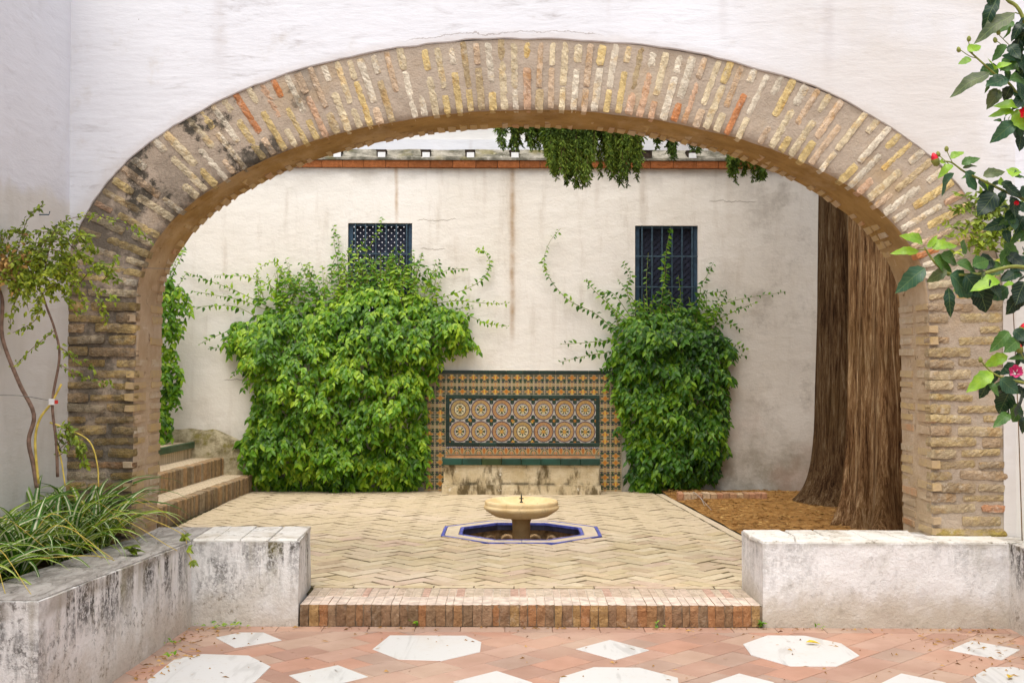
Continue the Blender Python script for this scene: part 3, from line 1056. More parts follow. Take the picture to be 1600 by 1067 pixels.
# soil beds
sb = MB(); sb.quad((-3.0,5.55,.47), (-2.38,5.55,.47), (-2.38,7.72,.47), (-3.0,7.72,.47))
tag(sb.build('bed_soil', M_bed), kind='structure')
sb = MB(); sb.quad((3.38,4.0,.46), (4.3,4.0,.46), (4.3,YL+.2,.46), (3.38,YL+.2,.46))
tag(sb.build('hibiscus_bed_soil', M_bed), kind='structure')

# ================================================================== ARCHED WALL
arch = thing('arched_wall', (.13, YA, 0), 'white wall pierced by the wide brick arch that frames the court', 'wall')
SC = YA / F
AXC, AZS = xz(832, YA), 1.65 + (565-470)*SC
AIN, BIN = 620*SC, 300*SC
AOUT, BOUT = 736*SC, 411*SC
stations = []       # (inner x,z, outer x,z, kind, param)
def sup(a, b, t, e=1.0):
    return AXC + a*math.cos(t), AZS + b*math.sin(t)
NB = 16
for k in range(NB):
    f = k/NB
    z = .10 + (AZS-.10)*f
    stations.append((AXC-AIN-.033*(1-f), z, AXC-AOUT-.02*(1-f), z))
NA = 150
for k in range(NA+1):
    t = math.pi*(1-k/NA)
    # bulge the haunches of the outer curve a little
    xi, zi = sup(AIN, BIN, t)
    bo = 1 + .012*math.sin(2*t)**2
    xo, zo = AXC + AOUT*bo*math.cos(t), AZS + BOUT*bo*math.sin(t)
    stations.append((xi, zi, xo, zo))
for k in range(1, NB+1):
    f = 1 - k/NB
    z = .10 + (AZS-.10)*f
    stations.append((AXC+AIN+.025*(1-f), z, AXC+AOUT+.012*(1-f), z))
def wob(p, a): return noise.noise_vector(p*3.1)*a + noise.noise_vector(p*11)*a*.5
mb = MB()
NR, ND = 12, 8
vs, fs = [], []
W = NR + 1 + ND
for (xi, zi, xo, zo) in stations:
    for r in range(NR+1):
        f = r/NR
        p = V((xo+(xi-xo)*f, YA, zo+(zi-zo)*f))
        w = wob(p, .008)
        d = .012*(f == 1) + (.004 if f > .9 else 0)
        vs.append((p.x+w.x*(f > 0), p.y + w.y*.6 + d, p.z+w.z*(f > 0)))
    for r in range(1, ND+1):
        p = V((xi, YA+TH*r/ND, zi))
        w = wob(p, .010)
        vs.append((p.x+w.x, p.y, p.z+w.z))
for s in range(len(stations)-1):
    for r in range(W-1):
        a = s*W+r
        fs.append((a, a+1, a+W+1, a+W))
mb.add(vs, fs)
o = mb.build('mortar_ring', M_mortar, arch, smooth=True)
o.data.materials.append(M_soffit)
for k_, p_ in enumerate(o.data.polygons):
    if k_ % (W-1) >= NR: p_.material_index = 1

# plaster face above and beside the ring (stands 1 cm proud of the mortar)
def eo(z):      # extrados of the left / right at height z is handled by strips
    pass
mb = MB()
XL, XR, ZT = -2.93, 3.235, 4.5
ZP = YA - .012
curve = [(s[2], s[3]) for s in stations[NB:NB+NA+1]]
vs, fs = [], []
NV = 14
for ci, (x, z) in enumerate(curve):
    fd = min(1, min(ci, NA-ci)/8)
    w = (noise.noise(V((x*2.2, z*2.2, 0)))*.014 + noise.noise(V((x*9, z*9, 3)))*.008 + noise.noise(V((x*22, z*22, 3)))*.005)*fd
    dirv = V((x-AXC, 0, z-AZS)).normalized()
    xx, zz = x+dirv.x*w, z+dirv.z*w
    top = ZT
    vs.append((xx, YA+.02, zz))
    for k in range(NV+1):
        f = (max(0, k-1)/(NV-1))**1.5
        zq = zz + (.007 if k else 0)
        zk = zq + (top-zq)*f
        yk = ZP + ((.006 if k == 0 else 0) + noise.noise(V((xx*1.3, zk*1.3, 5)))*.006)*fd
        vs.append((xx, yk, zk))
W2 = NV+2
for s in range(len(curve)-1):
    for r in range(W2-1):
        a = s*W2+r
        fs.append((a, a+W2, a+W2+1, a+1))
mb.add(vs, fs)
mb.quad((XL-.3, ZP, AZS), (curve[0][0], ZP, AZS), (curve[0][0], ZP, ZT), (XL-.3, ZP, ZT))
mb.quad((curve[-1][0], ZP, AZS), (XR+1.2, ZP, AZS), (XR+1.2, ZP, ZT), (curve[-1][0], ZP, ZT))
mb.quad((XL-.3, ZP+.004, -.02), (curve[0][0]+.01, ZP+.004, -.02), (curve[0][0]+.01, ZP+.004, AZS), (XL-.3, ZP+.004, AZS))
mb.quad((AXC+AOUT-.005, ZP+.004, -.02), (XR+1.2, ZP+.004, -.02), (XR+1.2, ZP+.004, AZS), (AXC+AOUT-.005, ZP+.004, AZS))
# top and rear
YR = YA+TH
mb.quad((XL-1.8, YA, ZT), (XR+2.2, YA, ZT), (XR+2.2, YR, ZT), (XL-1.8, YR, ZT))
for s in range(len(stations)-1):
    a, b = stations[s], stations[s+1]
    if NB <= s < NB+NA:
        mb.quad((a[0], YR-.004, a[1]), (b[0], YR-.004, b[1]), (b[0], YR-.004, ZT), (a[0], YR-.004, ZT))
mb.quad((XL-1.8, YR-.004, -.02), (AXC-AIN-.03, YR-.004, -.02), (AXC-AIN, YR-.004, ZT), (XL-1.8, YR-.004, ZT))
mb.quad((AXC+AIN, YR-.004, ZT), (AXC+AIN+.025, YR-.004, -.02), (XR+2.2, YR-.004, -.02), (XR+2.2, YR-.004, ZT))
mb.build('plaster_face', M_white, arch)

# bricks of the ring
pal = [((.68,.58,.40), 26), ((.67,.52,.25), 22), ((.63,.48,.34), 16), ((.72,.65,.53), 20), ((.60,.40,.27), 8), ((.58,.26,.12), 4), ((.52,.41,.25), 12)]
def pick(p=pal):
    s = sum(w for _, w in p); r = rnd.uniform(0, s)
    for c, w in p:
        r -= w
        if r <= 0: break
    k = rnd.uniform(.88, 1.1)
    return (min(1, c[0]*k), min(1, c[1]*k), min(1, c[2]*k), 1)
longs = [rough_brick(.255, .052, .10, 14, 3, .0031, .0038) for _ in range(12)]
shorts = [rough_brick(.125, .052, .10, 7, 3, .0031, .0038) for _ in range(10)]
def put_brick(p, ex, L, wscale=1.0, proud=.010, palette=pal):
    """p: centre on wall face; ex: direction along the length in the wall plane"""
    ex = V(ex).normalized()
    ez = V((0, -1, 0))
    ey = ez.cross(ex)
    a = rnd.uniform(-.025, .025)
    ex2 = ex*math.cos(a) + ey*math.sin(a); ey2 = ez.cross(ex2)
    me, l0 = (rnd.choice(longs), .255) if L > .18 else (rnd.choice(shorts), .125)
    o = link('brick', me, M_brick, arch, axes(ex2, ey2, ez, V((p[0], YA-proud, p[1])), (L/l0, wscale, 1)))
    o.color = pick(palette)
    return o
# arch: equal steps along the intrados/extrados mean
def pt(t):
    bo = 1 + .012*math.sin(2*t)**2
    return V(sup(AIN, BIN, t)), V((AXC + AOUT*bo*math.cos(t), AZS + BOUT*bo*math.sin(t)))
N = 2000
cum = [0]; ts = [math.pi*(1-i/N) for i in range(N+1)]
mids = [(pt(t)[0]+pt(t)[1])/2 for t in ts]
for i in range(N): cum.append(cum[-1] + (mids[i+1]-mids[i]).length)
NCOL = 86
k = 0
soff = MB()
for c in range(NCOL):
    s = cum[-1]*(c+.5+rnd.uniform(-.08, .08))/NCOL
    while cum[k+1] < s: k += 1
    t = ts[k]
    pi_, po_ = pt(t)
    # radial direction: mix of the normal and the chord to the outer curve
    nrm = V((math.cos(t)/AIN*AIN*BIN, math.sin(t)*AIN)).normalized()
    chord = (po_-pi_).normalized()
    d = (chord*.5 + nrm*.5).normalized()
    Lf = (po_-pi_).length
    lo = rnd.uniform(.265, .315); sh = rnd.uniform(.105, .155)
    gap = max(.010, Lf - lo - sh - rnd.uniform(.012, .03))
    out_first = c % 2 == 0
    a = rnd.uniform(-.004, .008)
    segs = [(a, lo), (a+lo+gap, sh)] if out_first else [(a, sh), (a+sh+gap, lo)]
    for a0, L in segs:
        if rnd.random() < .04: continue
        m = pi_ + d*(a0+L/2)
        put_brick((m.x, m.y), (d.x, 0, d.y), L, rnd.uniform(.68, .98), rnd.uniform(.003, .009))
    # rear edge bricks showing on the soffit
    tang = V((-d.y, d.x)); 
    for y0, y1, pr, ch in ((YA+.45, YA+TH+.004, .007, .85), (YA+.30, YA+.43, .001, .12)):
        if rnd.random() > ch: continue
        hw = rnd.uniform(.016, .026)
        q = pi_ - d*(pr*rnd.uniform(.5, 1.2))
        y0 += rnd.uniform(-.04, .04)
        A = [V((q.x+tang.x*sx*hw+d.x*h, y, q.y+tang.y*sx*hw+d.y*h)) for h in (0, .05) for y in (y0, y1) for sx in (-1, 1)]
        for p in A: p += V((rnd.uniform(-.004,.004), 0, rnd.uniform(-.004,.004)))
        soff.add(A, [(0,1,3,2), (4,6,7,5), (0,4,5,1), (2,3,7,6), (0,2,6,4), (1,5,7,3)])
# pillars
dark_pal = [((.50,.36,.14), 20), ((.54,.40,.18), 18), ((.46,.33,.20), 10), ((.50,.42,.30), 10), ((.48,.28,.15), 3)]
right_pal = [((.48,.37,.20), 22), ((.52,.42,.27), 20), ((.44,.33,.22), 20), ((.54,.43,.23), 12), ((.48,.25,.14), 3), ((.40,.31,.20), 14)]
CP = .0725
for side in (-1, 1):
    z = ZS + .03 if side > 0 else .40
    n = 0
    while z < AZS - .01:
        f = max(0, min(1, z/AZS))
        xi = AXC + side*(AIN + (.033 if side < 0 else .025)*(1-f))
        xo = AXC + side*(AOUT + .015*(1-f))
        Lf = abs(xo-xi)
        lo, sh = rnd.uniform(.26, .30), rnd.uniform(.12, .16)
        if n % 2: segs = [(-.004, sh), (Lf-.012-lo, lo)]
        else: segs = [(-.004, lo), (Lf-.02-sh, sh)]
        for a0, L in segs:
            if rnd.random() < .05: continue
            L *= rnd.uniform(.92, 1.12)
            put_brick((xi+side*(a0+L/2), z+rnd.uniform(-.006, .006)), (side, 0, rnd.uniform(-.05, .05)), L, rnd.uniform(.72, 1.18), rnd.choice((.007, .010, .012, .015, .019)), dark_pal if side < 0 else right_pal)
        for y0, y1, pr, ch in ((YA+.33, YA+TH+.005, .007, .85), (YA+.0, YA+.25, .005, .8)):
            if rnd.random() > ch: continue
            y0 += rnd.uniform(-.03, .03)
            xq = xi - side*pr*rnd.uniform(.3, 1.2)
            x2 = xi + side*.05
            hz = rnd.uniform(.018, .026)
            b_ = len(soff.v)
            soff.box((min(xq, x2), y0, z-hz), (max(xq, x2), y1, z+hz))
            for q_ in range(b_, b_+8): soff.v[q_] = tuple(c_+rnd.uniform(-.004, .004) for c_ in soff.v[q_])
        z += CP*rnd.uniform(.97, 1.03)
        n += 1
def m_soff():
    t = NT('soffit_brick')
    r = t.geo.outputs['Random Per Island']
    c = t.ramp(r, [(.0, (.52,.39,.20)), (.35, (.50,.35,.15)), (.65, (.48,.36,.23)), (.88, (.56,.48,.36)), (.97, (.50,.27,.13))])
    c = t.mix(t.mul(t.ss(t.noise(12, 6, .7), .38, .58), .75), c, (.45, .33, .20))
    t.color(c); t.rough(.95, .1); t.bump(t.noise(24, 6, .7), .7, .015)
    return t.done()
o = soff.build('soffit_brick', m_soff(), arch); o['kind'] = 'stuff'
# extra mossy base course under the right pillar
me = rough_brick(.46, .06, .1, 9, 2, .005, .01)
o = link('base_brick', me, M_brick, arch, axes(V((1,0,0)), V((0,0,1)), V((0,-1,0)), V((2.97, YA-.02, ZS+.015))))
o.color = (.42,.33,.10,1)

# ================================================================== SIDE WALLS of the front court
sw = MB()
def vgrid(mb, a, b, z0, z1, n=10, m=10, amp=.012):
    a, b = V(a), V(b)
    nrm = V(((b-a).y, -(b-a).x, 0)).normalized()
    vs, fs = [], []
    for i in range(n+1):
        p = a.lerp(b, i/n)
        for j in range(m+1):
            z = z0+(z1-z0)*j/m
            q = V((p.x, p.y, z))
            vs.append(q + nrm*(noise.noise(q*.9)*amp))
    for i in range(n):
        for j in range(m):
            k = i*(m+1)+j
            fs.append((k, k+m+1, k+m+2, k+1))
    mb.add(vs, fs)
XLW = xz(106, YA)
vgrid(sw, (XLW-.03, 1.5, 0), (XLW+.005, YA+.03, 0), -.02, 4.5, 24, 20)
o = sw.build('side_wall', M_white_side, smooth=True)
tag(o, 'whitewashed wall on the left behind the spider plants, meeting the arch wall', 'wall')
sw = MB()
vgrid(sw, (xz(1577, YA), YA+.03, 0), (3.72, 7.28, 0), -.02, 4.5, 6, 20)
vgrid(sw, (3.72, 7.28, 0), (4.2, 1.5, 0), -.02, 4.5, 24, 20)
o = sw.build('side_wall', M_white_side, smooth=True)
tag(o, 'pale wall at the right edge behind the hibiscus, beside the right pillar', 'wall')

# ================================================================== BACK WALL OF THE COURT
bw = thing('court_wall', (0, YB, 0), 'long cream rendered wall at the back of the court with two barred windows', 'wall')
WINS = [(-1.935, -1.18, 2.18, 3.275), (1.445, 2.185, 2.14, 3.255)]
xcuts = [-4.6, -1.935, -1.18, 1.445, 2.185, 6.2]
mb = MB()
def panel(x0, x1, z0, z1):
    n, m = max(1, int((x1-x0)/.35)), max(1, int((z1-z0)/.35))
    vs, fs = [], []
    for i in range(n+1):
        for j in range(m+1):
            x, z = x0+(x1-x0)*i/n, z0+(z1-z0)*j/m
            d = noise.noise(V((x*.9, z*.9, 2)))*.012
            vs.append((x, YB+d, z))
    for i in range(n):
        for j in range(m):
            k = i*(m+1)+j
            fs.append((k, k+m+1, k+m+2, k+1))
    mb.add(vs, fs)
ZCOR = 3.925
panel(-4.6, -1.935, -.2, ZCOR); panel(-1.18, 1.445, -.2, ZCOR); panel(2.185, 6.2, -.2, ZCOR)
for x0, x1, z0, z1 in WINS:
    panel(x0, x1, -.2, z0); panel(x0, x1, z1, ZCOR)
    y0, y1 = YB-.002, YB+.2
    mb.quad((x0,y0,z0), (x0,y1,z0), (x0,y1,z1), (x0,y0,z1)); mb.quad((x1,y0,z1), (x1,y1,z1), (x1,y1,z0), (x1,y0,z0))
    mb.quad((x0,y0,z0), (x1,y0,z0), (x1,y1,z0), (x0,y1,z0)); mb.quad((x0,y0,z1), (x0,y1,z1), (x1,y1,z1), (x1,y0,z1))
mb.build('rendered_face', M_back, bw)
# rear skin (so nothing is paper thin) with the same openings
rb = MB()
for a, b, c, d in ((-4.6, -1.935, -.2, 4.3), (-1.18, 1.445, -.2, 4.3), (2.185, 6.2, -.2, 4.3), (-1.935, -1.18, -.2, 2.18), (-1.935, -1.18, 3.275, 4.3), (1.445, 2.185, -.2, 2.14), (1.445, 2.185, 3.255, 4.3)):
    rb.box((a, YB+.2, c), (b, YB+.26, d))
rb.build('rear_skin', M_white, bw)
for wi, (x0, x1, z0, z1) in enumerate(WINS):
    fr = MB()
    for a, b in (((x0+.002, YB+.035, z0), (x0+.055, YB+.085, z1-.002)), ((x1-.045, YB+.035, z0), (x1-.002, YB+.085, z1-.002)), ((x0+.055, YB+.036, z1-.03), (x1-.045, YB+.084, z1-.002)), ((x0+.055, YB+.036, z0), (x1-.045, YB+.084, z0+.04))):
        fr.box(a, b)
    win = fr.build('window', M_wframe, bw)
    win['label'] = ('barred window with pale light showing through its lattice', 'barred window with a dark lattice')[wi]
    for k in range(6):
        xx = x0 + .085 + (x1-x0-.15)*k/5
        b = MB(); b.tube([(xx, YB+.015, z0-.01), (xx, YB+.015, z1+.01)], .0095, n=6); b.build('bar', M_iron, win)
    for zz in (z1-.36, z1-.72, z0+.05):
        b = MB(); b.box((x0-.01, YB+.004, zz-.008), (x1+.01, YB+.012, zz+.008)); b.build('crossbar', M_iron, win)
    la = MB()
    pitch, hw = .052, .0195
    for sgn, yy in ((1, YB+.10), (-1, YB+.112)):
        lo, hi = x0+.03, x1-.03
        d = x0-1.3
        while d < x1+1.3:
            # line x = d + sgn*(z - zm)
            zm = (z0+z1)/2
            a = (lo-d)/sgn; b_ = (hi-d)/sgn
            za, zb2 = sorted((a, b_))
            za, zb2 = max(za, z0-zm), min(zb2, z1-zm)
            if zb2-za > .03:
                h2 = hw*1.414
                p = lambda zr, o_: (d+sgn*zr+o_, yy, zm+zr)
                vs = []
                for dy in (0, .010):
                    for zr in (za, zb2):
                        for o_ in (-h2, h2):
                            q = p(zr, o_); vs.append((q[0], q[1]+dy, q[2]))
                la.add(vs, [(0,1,3,2), (4,6,7,5), (0,4,5,1), (2,3,7,6), (0,2,6,4), (1,5,7,3)])
            d += pitch*1.414
    la.build('lattice', M_lattice, win)
    if wi == 1:
        s = MB(); s.box((x0+.01, YB+.16, z0+.01), (x1-.01, YB+.19, z1-.01)); s.build('room_dark_board', M_dark, win)  # dark board standing in for the unlit room behind the lattice
# cornice
xx = -4.5
while xx < 5.6:
    w = rnd.uniform(.24, .27)
    me = MB(); me.box((xx+.002, YB-.05+rnd.uniform(-.003,.003), ZCOR+.002), (xx+w-.003, YB+.1, ZCOR+.085))
    o = me.build('cornice_brick', M_brick_cornice, bw); k = rnd.uniform(.8, 1.15); o.color = (.33*k, .115*k, .04*k, 1)
    xx += w
me = MB(); me.box((-4.6, YB-.062, ZCOR+.088), (6.2, YB+.12, ZCOR+.112)); me.build('cornice_slab', M_ledge, bw)
zl = ZCOR+.113
me = MB()
vs, fs = [], []
n = 90
for i in range(n+1):
    x = -4.6 + 10.8*i/n
    for j, (dy, dz) in enumerate(((-.055, 0), (-.05, .012), (.05, .05), (.16, .11), (.27, .20))):
        w = noise.noise(V((x*3, j, 0)))*.015*(j > 0)
        vs.append((x, YB+dy, zl+dz+w))
for i in range(n):
    for j in range(4):
        k = i*5+j
        fs.append((k, k+5, k+6, k+1))
me.add(vs, fs); me.build('sloped_ledge', M_ledge, bw, smooth=True)
# little white spout tiles along the ledge; dark boxes behind paint their shadowed recess
for k in range(13):
    px = 527 + 69.3*(k-2)
    p = at_y(px, 246, YB-.02)
    x, z = p.x, zl+.004
    dark = k in (9,)
    s = MB(); s.box((x-.058, YB-.03, z), (x+.05, YB+.12, z+.085)); s.box((x-.066, YB-.035, z+.085), (x+.056, YB+.1, z+.098))
    sp = s.build('spout_shadow', M_ventd, bw)
    s = MB(); s.box((x-.040, YB-.056, z+.002), (x+.046, YB-.025, z+.062)); s.build('spout_tile', M_ventd if dark else M_ventw, sp)
# upper wall above the ledge, set back
uw = MB(); vgrid(uw, (-4.6, YB+.275, 0), (6.2, YB+.275, 0), zl+.1, 5.2, 30, 8, .01)
uw.box((-4.6, YB+.285, 4.35), (6.2, YB+.42, 5.2))
m_up = m_white('upper_whitewash', (.66, .64, .60), grey=.9)
uw.build('upper_face', m_up, bw)
# added pale wall behind, put there to show as light through the left lattice
yw = MB(); yw.box((-6, 19.0, -.4), (3, 19.2, 4.5))
tag(yw.build('added_pale_wall', M_white), 'added pale wall behind the court that shows as light through the left window lattice', 'wall')
# side walls of the court
cw = MB(); vgrid(cw, (-4.35, YA+TH, 0), (-4.35, YB, 0), -.2, 3.9, 16, 12)
tag(cw.build('court_side_wall', M_white, smooth=True), 'cream wall on the left of the court above the brick steps', 'wall')
cw = MB(); vgrid(cw, (5.6, YB, 0), (5.6, YA+TH, 0), -.2, 3.9, 16, 12)
tag(cw.build('court_side_wall', M_back, smooth=True), 'cream wall on the far right of the court behind the cypress trunks', 'wall')

# mossy plinth hump in the corner at the left
mb = MB()
vs, fs = [], []
n = 40
for i in range(n+1):
    x = -4.3 + 1.45*i/n
    hgt = .86 + .07*noise.noise(V((x*2.5, 1, 0))) - .26*max(0, (x+3.5))/.65
    for j, (d, f) in enumerate(((.10, 0), (.095, .5), (.075, .78), (.04, .93), (-.02, 1.0))):
        vs.append((x, YB-d-noise.noise(V((x*4, j, 2)))*.02, ZC + (hgt-ZC)*f + noise.noise(V((x*6, j, 4)))*.02))
for i in range(n):
    for j in range(4):
        k = i*5+j
        fs.append((k, k+5, k+6, k+1))
mb.add(vs, fs)
mb.build('damp_plinth', M_plinth, bw, smooth=True)

# ================================================================== BRICK STEPS on the left
stp = thing('brick_steps', (-3.5, 12.5, ZC), 'worn brick steps climbing to the left in the far corner of the court', 'steps')
# riser lines: (point near, point far)
def line(a, b): return V((a[0], a[1])), V((b[0], b[1]))
R1 = line((-3.24, 9.6), (-3.01, 14.0)); R2 = line((-3.66, 9.6), (-3.36, 14.0)); R3 = line((-4.02, 9.6), (-3.70, 14.0))
zt = [ZC+.19, ZC+.385, ZC+.565]
for k, (r, zz, zlo) in enumerate(zip((R1, R2, R3), zt, (ZC-.02, zt[0]-.01, zt[1]-.01))):
    poly = [tuple(r[0]), tuple(r[1]), (-4.34, 14.0), (-4.34, 9.6)]
    inner = [(r[0].x-.035, r[0].y), (r[1].x-.035, r[1].y), (-4.34, 14.0), (-4.34, 9.6)]
    b = prism(inner, zlo-.25, zz-.004); b.build('tread', M_tread, stp)
    if k < 2:
        d = (r[1]-r[0]); L = d.length; d.normalize(); nn = V((d.y, -d.x))
        s = 0
        while s < L-.03:
            w = rnd.uniform(.055, .075)
            a = r[0]+d*(s+.003); c = r[0]+d*(s+w-.003)
            o1 = nn*rnd.uniform(-.006, .006)
            mbk = MB(); slab(mbk, [tuple(a+o1), tuple(c+o1), tuple(c-nn*.11), tuple(a-nn*.11)], zz+rnd.uniform(-.004, .004), zz-zlo-.005, .010)
            o = mbk.build('riser_brick', M_brick_step, stp); o.color = c4(rnd.choice([(.30,.22,.13), (.36,.25,.15), (.42,.29,.16), (.27,.20,.125), (.46,.30,.16), (.37,.29,.19)]))
            s += w
    else:
        d = (r[1]-r[0]); L = d.length; d.normalize(); nn = V((d.y, -d.x))
        s = 0
        while s < L-.03:
            a = r[0]+d*(s+.002); c = r[0]+d*(min(L, s+.2)-.002)
            mbk = MB(); slab(mbk, [tuple(a), tuple(c), tuple(c-nn*.06), tuple(a-nn*.06)], zz+.004, .07, .006)
            o = mbk.build('nosing_tile', M_green, stp); o.color = (.020,.075,.035,1)
            s += .2

# ================================================================== TILE PANEL AND BENCH
def tile_mesh(fn, n=18):
    me = MB()
    vs, fs, cols = [], [], []
    for j in range(n+1):
        for i in range(n+1): vs.append((-.5+i/n, -.5+j/n, 0))
    for j in range(n):
        for i in range(n):
            a = j*(n+1)+i
            fs.append((a, a+1, a+n+2, a+n+1))
            acc = [0,0,0]
            for sx in (.25, .75):
                for sy in (.25, .75):
                    c = fn((i+sx)/n, (j+sy)/n)
                    for q in range(3): acc[q] += c[q]/4
            cols.append((*acc, 1))
    b = len(vs)
    vs += [(-.5,-.5,-.8), (.5,-.5,-.8), (.5,.5,-.8), (-.5,.5,-.8)]
    cor = [0, n, (n+1)*(n+1)-1, n*(n+1)]
    sides = [[i for i in range(n+1)], [j*(n+1)+n for j in range(n+1)], [n*(n+1)+i for i in range(n, -1, -1)], [j*(n+1) for j in range(n, -1, -1)]]
    for k in range(4):
        fs.append(tuple(sides[k][::-1]) + (b+k, b+(k+1) % 4)); cols.append((.45,.38,.25,1))
    me.add(vs, fs)
    m = me.mesh('tile')
    at = m.color_attributes.new('paint', 'FLOAT_COLOR', 'CORNER')
    for p in m.polygons:
        for li in p.loop_indices: at.data[li].color = cols[p.index]
    return m
CREAM, ORANGE, GREEN, NAVY, YEL, LBLUE, RUST = (.50,.37,.165), (.47,.17,.015), (.012,.042,.020), (.018,.020,.05), (.62,.40,.06), (.50,.52,.50), (.42,.15,.025)
def grout(u, v, w=.035): return min(u, 1-u, v, 1-v) < w
def fn_arista(var):
    def f(u, v):
        if grout(u, v, .03): return (.50,.42,.27)
        x = abs(u-.5)*2; y = v*2-1            # y: -1 bottom .. 1 top
        # orange lobed cross in the upper half
        def cross(s):
            X, Y = x/s, (y-.38)/s
            return (X < .62 and abs(Y) < .17+.10*math.cos(X*5)) or (X < .17 and abs(Y) < .46)
        if cross(1.05): return ORANGE if (x+var*.1) % .5 > .12 else YEL
        if cross(1.24): return CREAM
        if cross(1.40): return NAVY
        # diamond on the lower edge
        dd = x*1.1 + abs(y+1)*1.0
        if dd < .34: return RUST if var else ORANGE
        if dd < .46: return CREAM
        if abs(y+.80) < .09: return CREAM
        # leaves
        l1 = math.hypot((x-.66)/.36, (y-.82)/.20); l2 = math.hypot((x-.58)/.42, (y+.14)/.24); l3 = math.hypot((x-.62)/.30, (y+.58)/.20)
        if l1 < 1 or l2 < 1: return GREEN
        if l3 < 1: return NAVY if var else GREEN
        if l1 < 1.22 or l2 < 1.18 or l3 < 1.25: return CREAM
        if x > .92: return CREAM
        return (.10,.07,.045)
    return f
def fn_circle(var):
    rc = rnd.uniform(-.02, .02)
    gold = [(.44,.29,.09), (.42,.25,.10), (.46,.32,.12)][var % 3]
    def f(u, v):                             # circle centre at (1,1) corner of the tile
        dx, dy = 1-u, 1-v
        r = math.hypot(dx, dy); a = math.atan2(dy, dx)
        if r > .965:
            x, y = u, v
            rr = math.hypot(x, y)
            st = abs(math.cos(2*math.atan2(y, x+1e-6)))
            if rr < .12: return ORANGE
            if rr < .16+.30*st: return GREEN if rr > .22 or var % 2 else YEL
            if rr < .24+.30*st: return NAVY
            return (.50,.46,.38)
        if r > .88: return NAVY if var != 5 else (.05,.03,.07)
        if r > .58:
            k = math.sin(a*18)*math.sin((r-.58)*28)
            if abs(k) > .55: return (.30,.11,.045) if var % 2 else (.20,.13,.05)
            return gold
        if r > .51: return NAVY
        if var % 2 and r > .46: return (.68,.63,.58)
        if var % 2 and r > .42: return NAVY
        p = math.cos(a*8+var)
        if r < .10: return YEL
        if r < .16: return RUST
        if p > .1 and r < .40: return GREEN
        if p > -.35 and r < .36: return (.50,.36,.07)
        return (.62,.55,.34)
    return f
def fn_bottom(u, v):
    x = abs(u-.5)*2
    if grout(u, v, .03): return (.5,.42,.28)
    if v > .82: return LBLUE if (u*5) % 1 > .5 else (.12,.12,.25)
    if x < .30*(1-abs(v-.5)*1.6): return RUST
    if x < .30*(1-abs(v-.5)*1.6)+.14: return CREAM
    r = math.hypot((x-1)/.55, (v-.15)/.5)
    if r < .5: return RUST
    if r < .72: return CREAM
    if r < 1: return GREEN
    if r < 1.2: return CREAM
    return (.08,.06,.05)
YT = YB - .03
pnl = thing('tile_panel', (.12, YT, ZC), 'panel of painted tiles with two rows of seven medallions in a green frame', 'tile panel')
bk = MB(); bk.box((-1.03, YT+.008, -.1), (1.29, YB+.02, 1.548)); bk.build('backing', simple('tile_grout', (.5,.42,.28), .9, .1, 12, .3, .1), pnl)
T_A = [tile_mesh(fn_arista(0)), tile_mesh(fn_arista(1))]
T_C = [tile_mesh(fn_circle(k)) for k in range(6)]
T_B = tile_mesh(fn_bottom)
def put_tile(me, xc, zc, w, h, flipx=1, flipz=1, name='tile'):
    ez = V((0,-1,0)) 
    ex = V((1,0,0)); ey = V((0,0,1))
    o = link(name, me, M_glaze, pnl, axes(ex*flipx, ey*flipz, ez, V((xc, YT-rnd.uniform(0, .003), zc)), (w-.002, h-.002, .012)))
    return o
tw_ = 2.312/18
for i in range(18):
    for j in range(2):
        put_tile(T_A[rnd.random() < .35], -1.028+tw_*(i+.5), 1.50-.12*(j+.5), tw_, .12, 1, 1 if j == 0 else -1)
for side in (0, 1):
    for i in range(2):
        for j in range(9):
            x = (-1.028+.127*(i+.5)) if side == 0 else (1.03+.127*(i+.5))
            put_tile(T_A[rnd.random() < .45], x, 1.26-.125*(j+.5), .127, .125, 1, 1 if j % 2 == 0 else -1)
for i in range(14):
    put_tile(T_B, -.774+1.804/14*(i+.5), .656-.0475, 1.804/14, .094)
cwid, chei = 1.714/14, .512/4
for i in range(7):
    for j in range(2):
        v = rnd.randrange(6)
        for sx in (0, 1):
            for sz in (0, 1):
                put_tile(T_C[v], -.729+cwid*(2*i+sx+.5), .703+chei*(2*j+sz+.5), cwid, chei, 1 if sx == 0 else -1, 1 if sz == 0 else -1, 'medallion_tile')
def gstrip(x0, x1, z0, z1, n, horiz, y=YT-.012, parent=pnl, name='green_tile'):
    for k in range(n):
        a = MB()
        if horiz:
            w = (x1-x0)/n
            a.box((x0+w*k+.0015, y, z0), (x0+w*(k+1)-.0015, y+.016, z1))
        else:
            h = (z1-z0)/n
            a.box((x0, y, z0+h*k+.0015), (x1, y+.016, z0+h*(k+1)-.0015))
        o = a.build(name, M_green, parent); soften(o, .003, 1)
        k2 = rnd.uniform(.6, 1.3); o.color = (.008*k2, .034*k2, .022*k2, 1)
gstrip(-1.028, 1.284, 1.505, 1.548, 12, True)
gstrip(-.774, 1.030, 1.217, 1.258, 9, True); gstrip(-.774, 1.030, .660, .702, 9, True)
gstrip(-.774, -.731, .704, 1.215, 4, False); gstrip(.987, 1.030, .704, 1.215, 4, False)

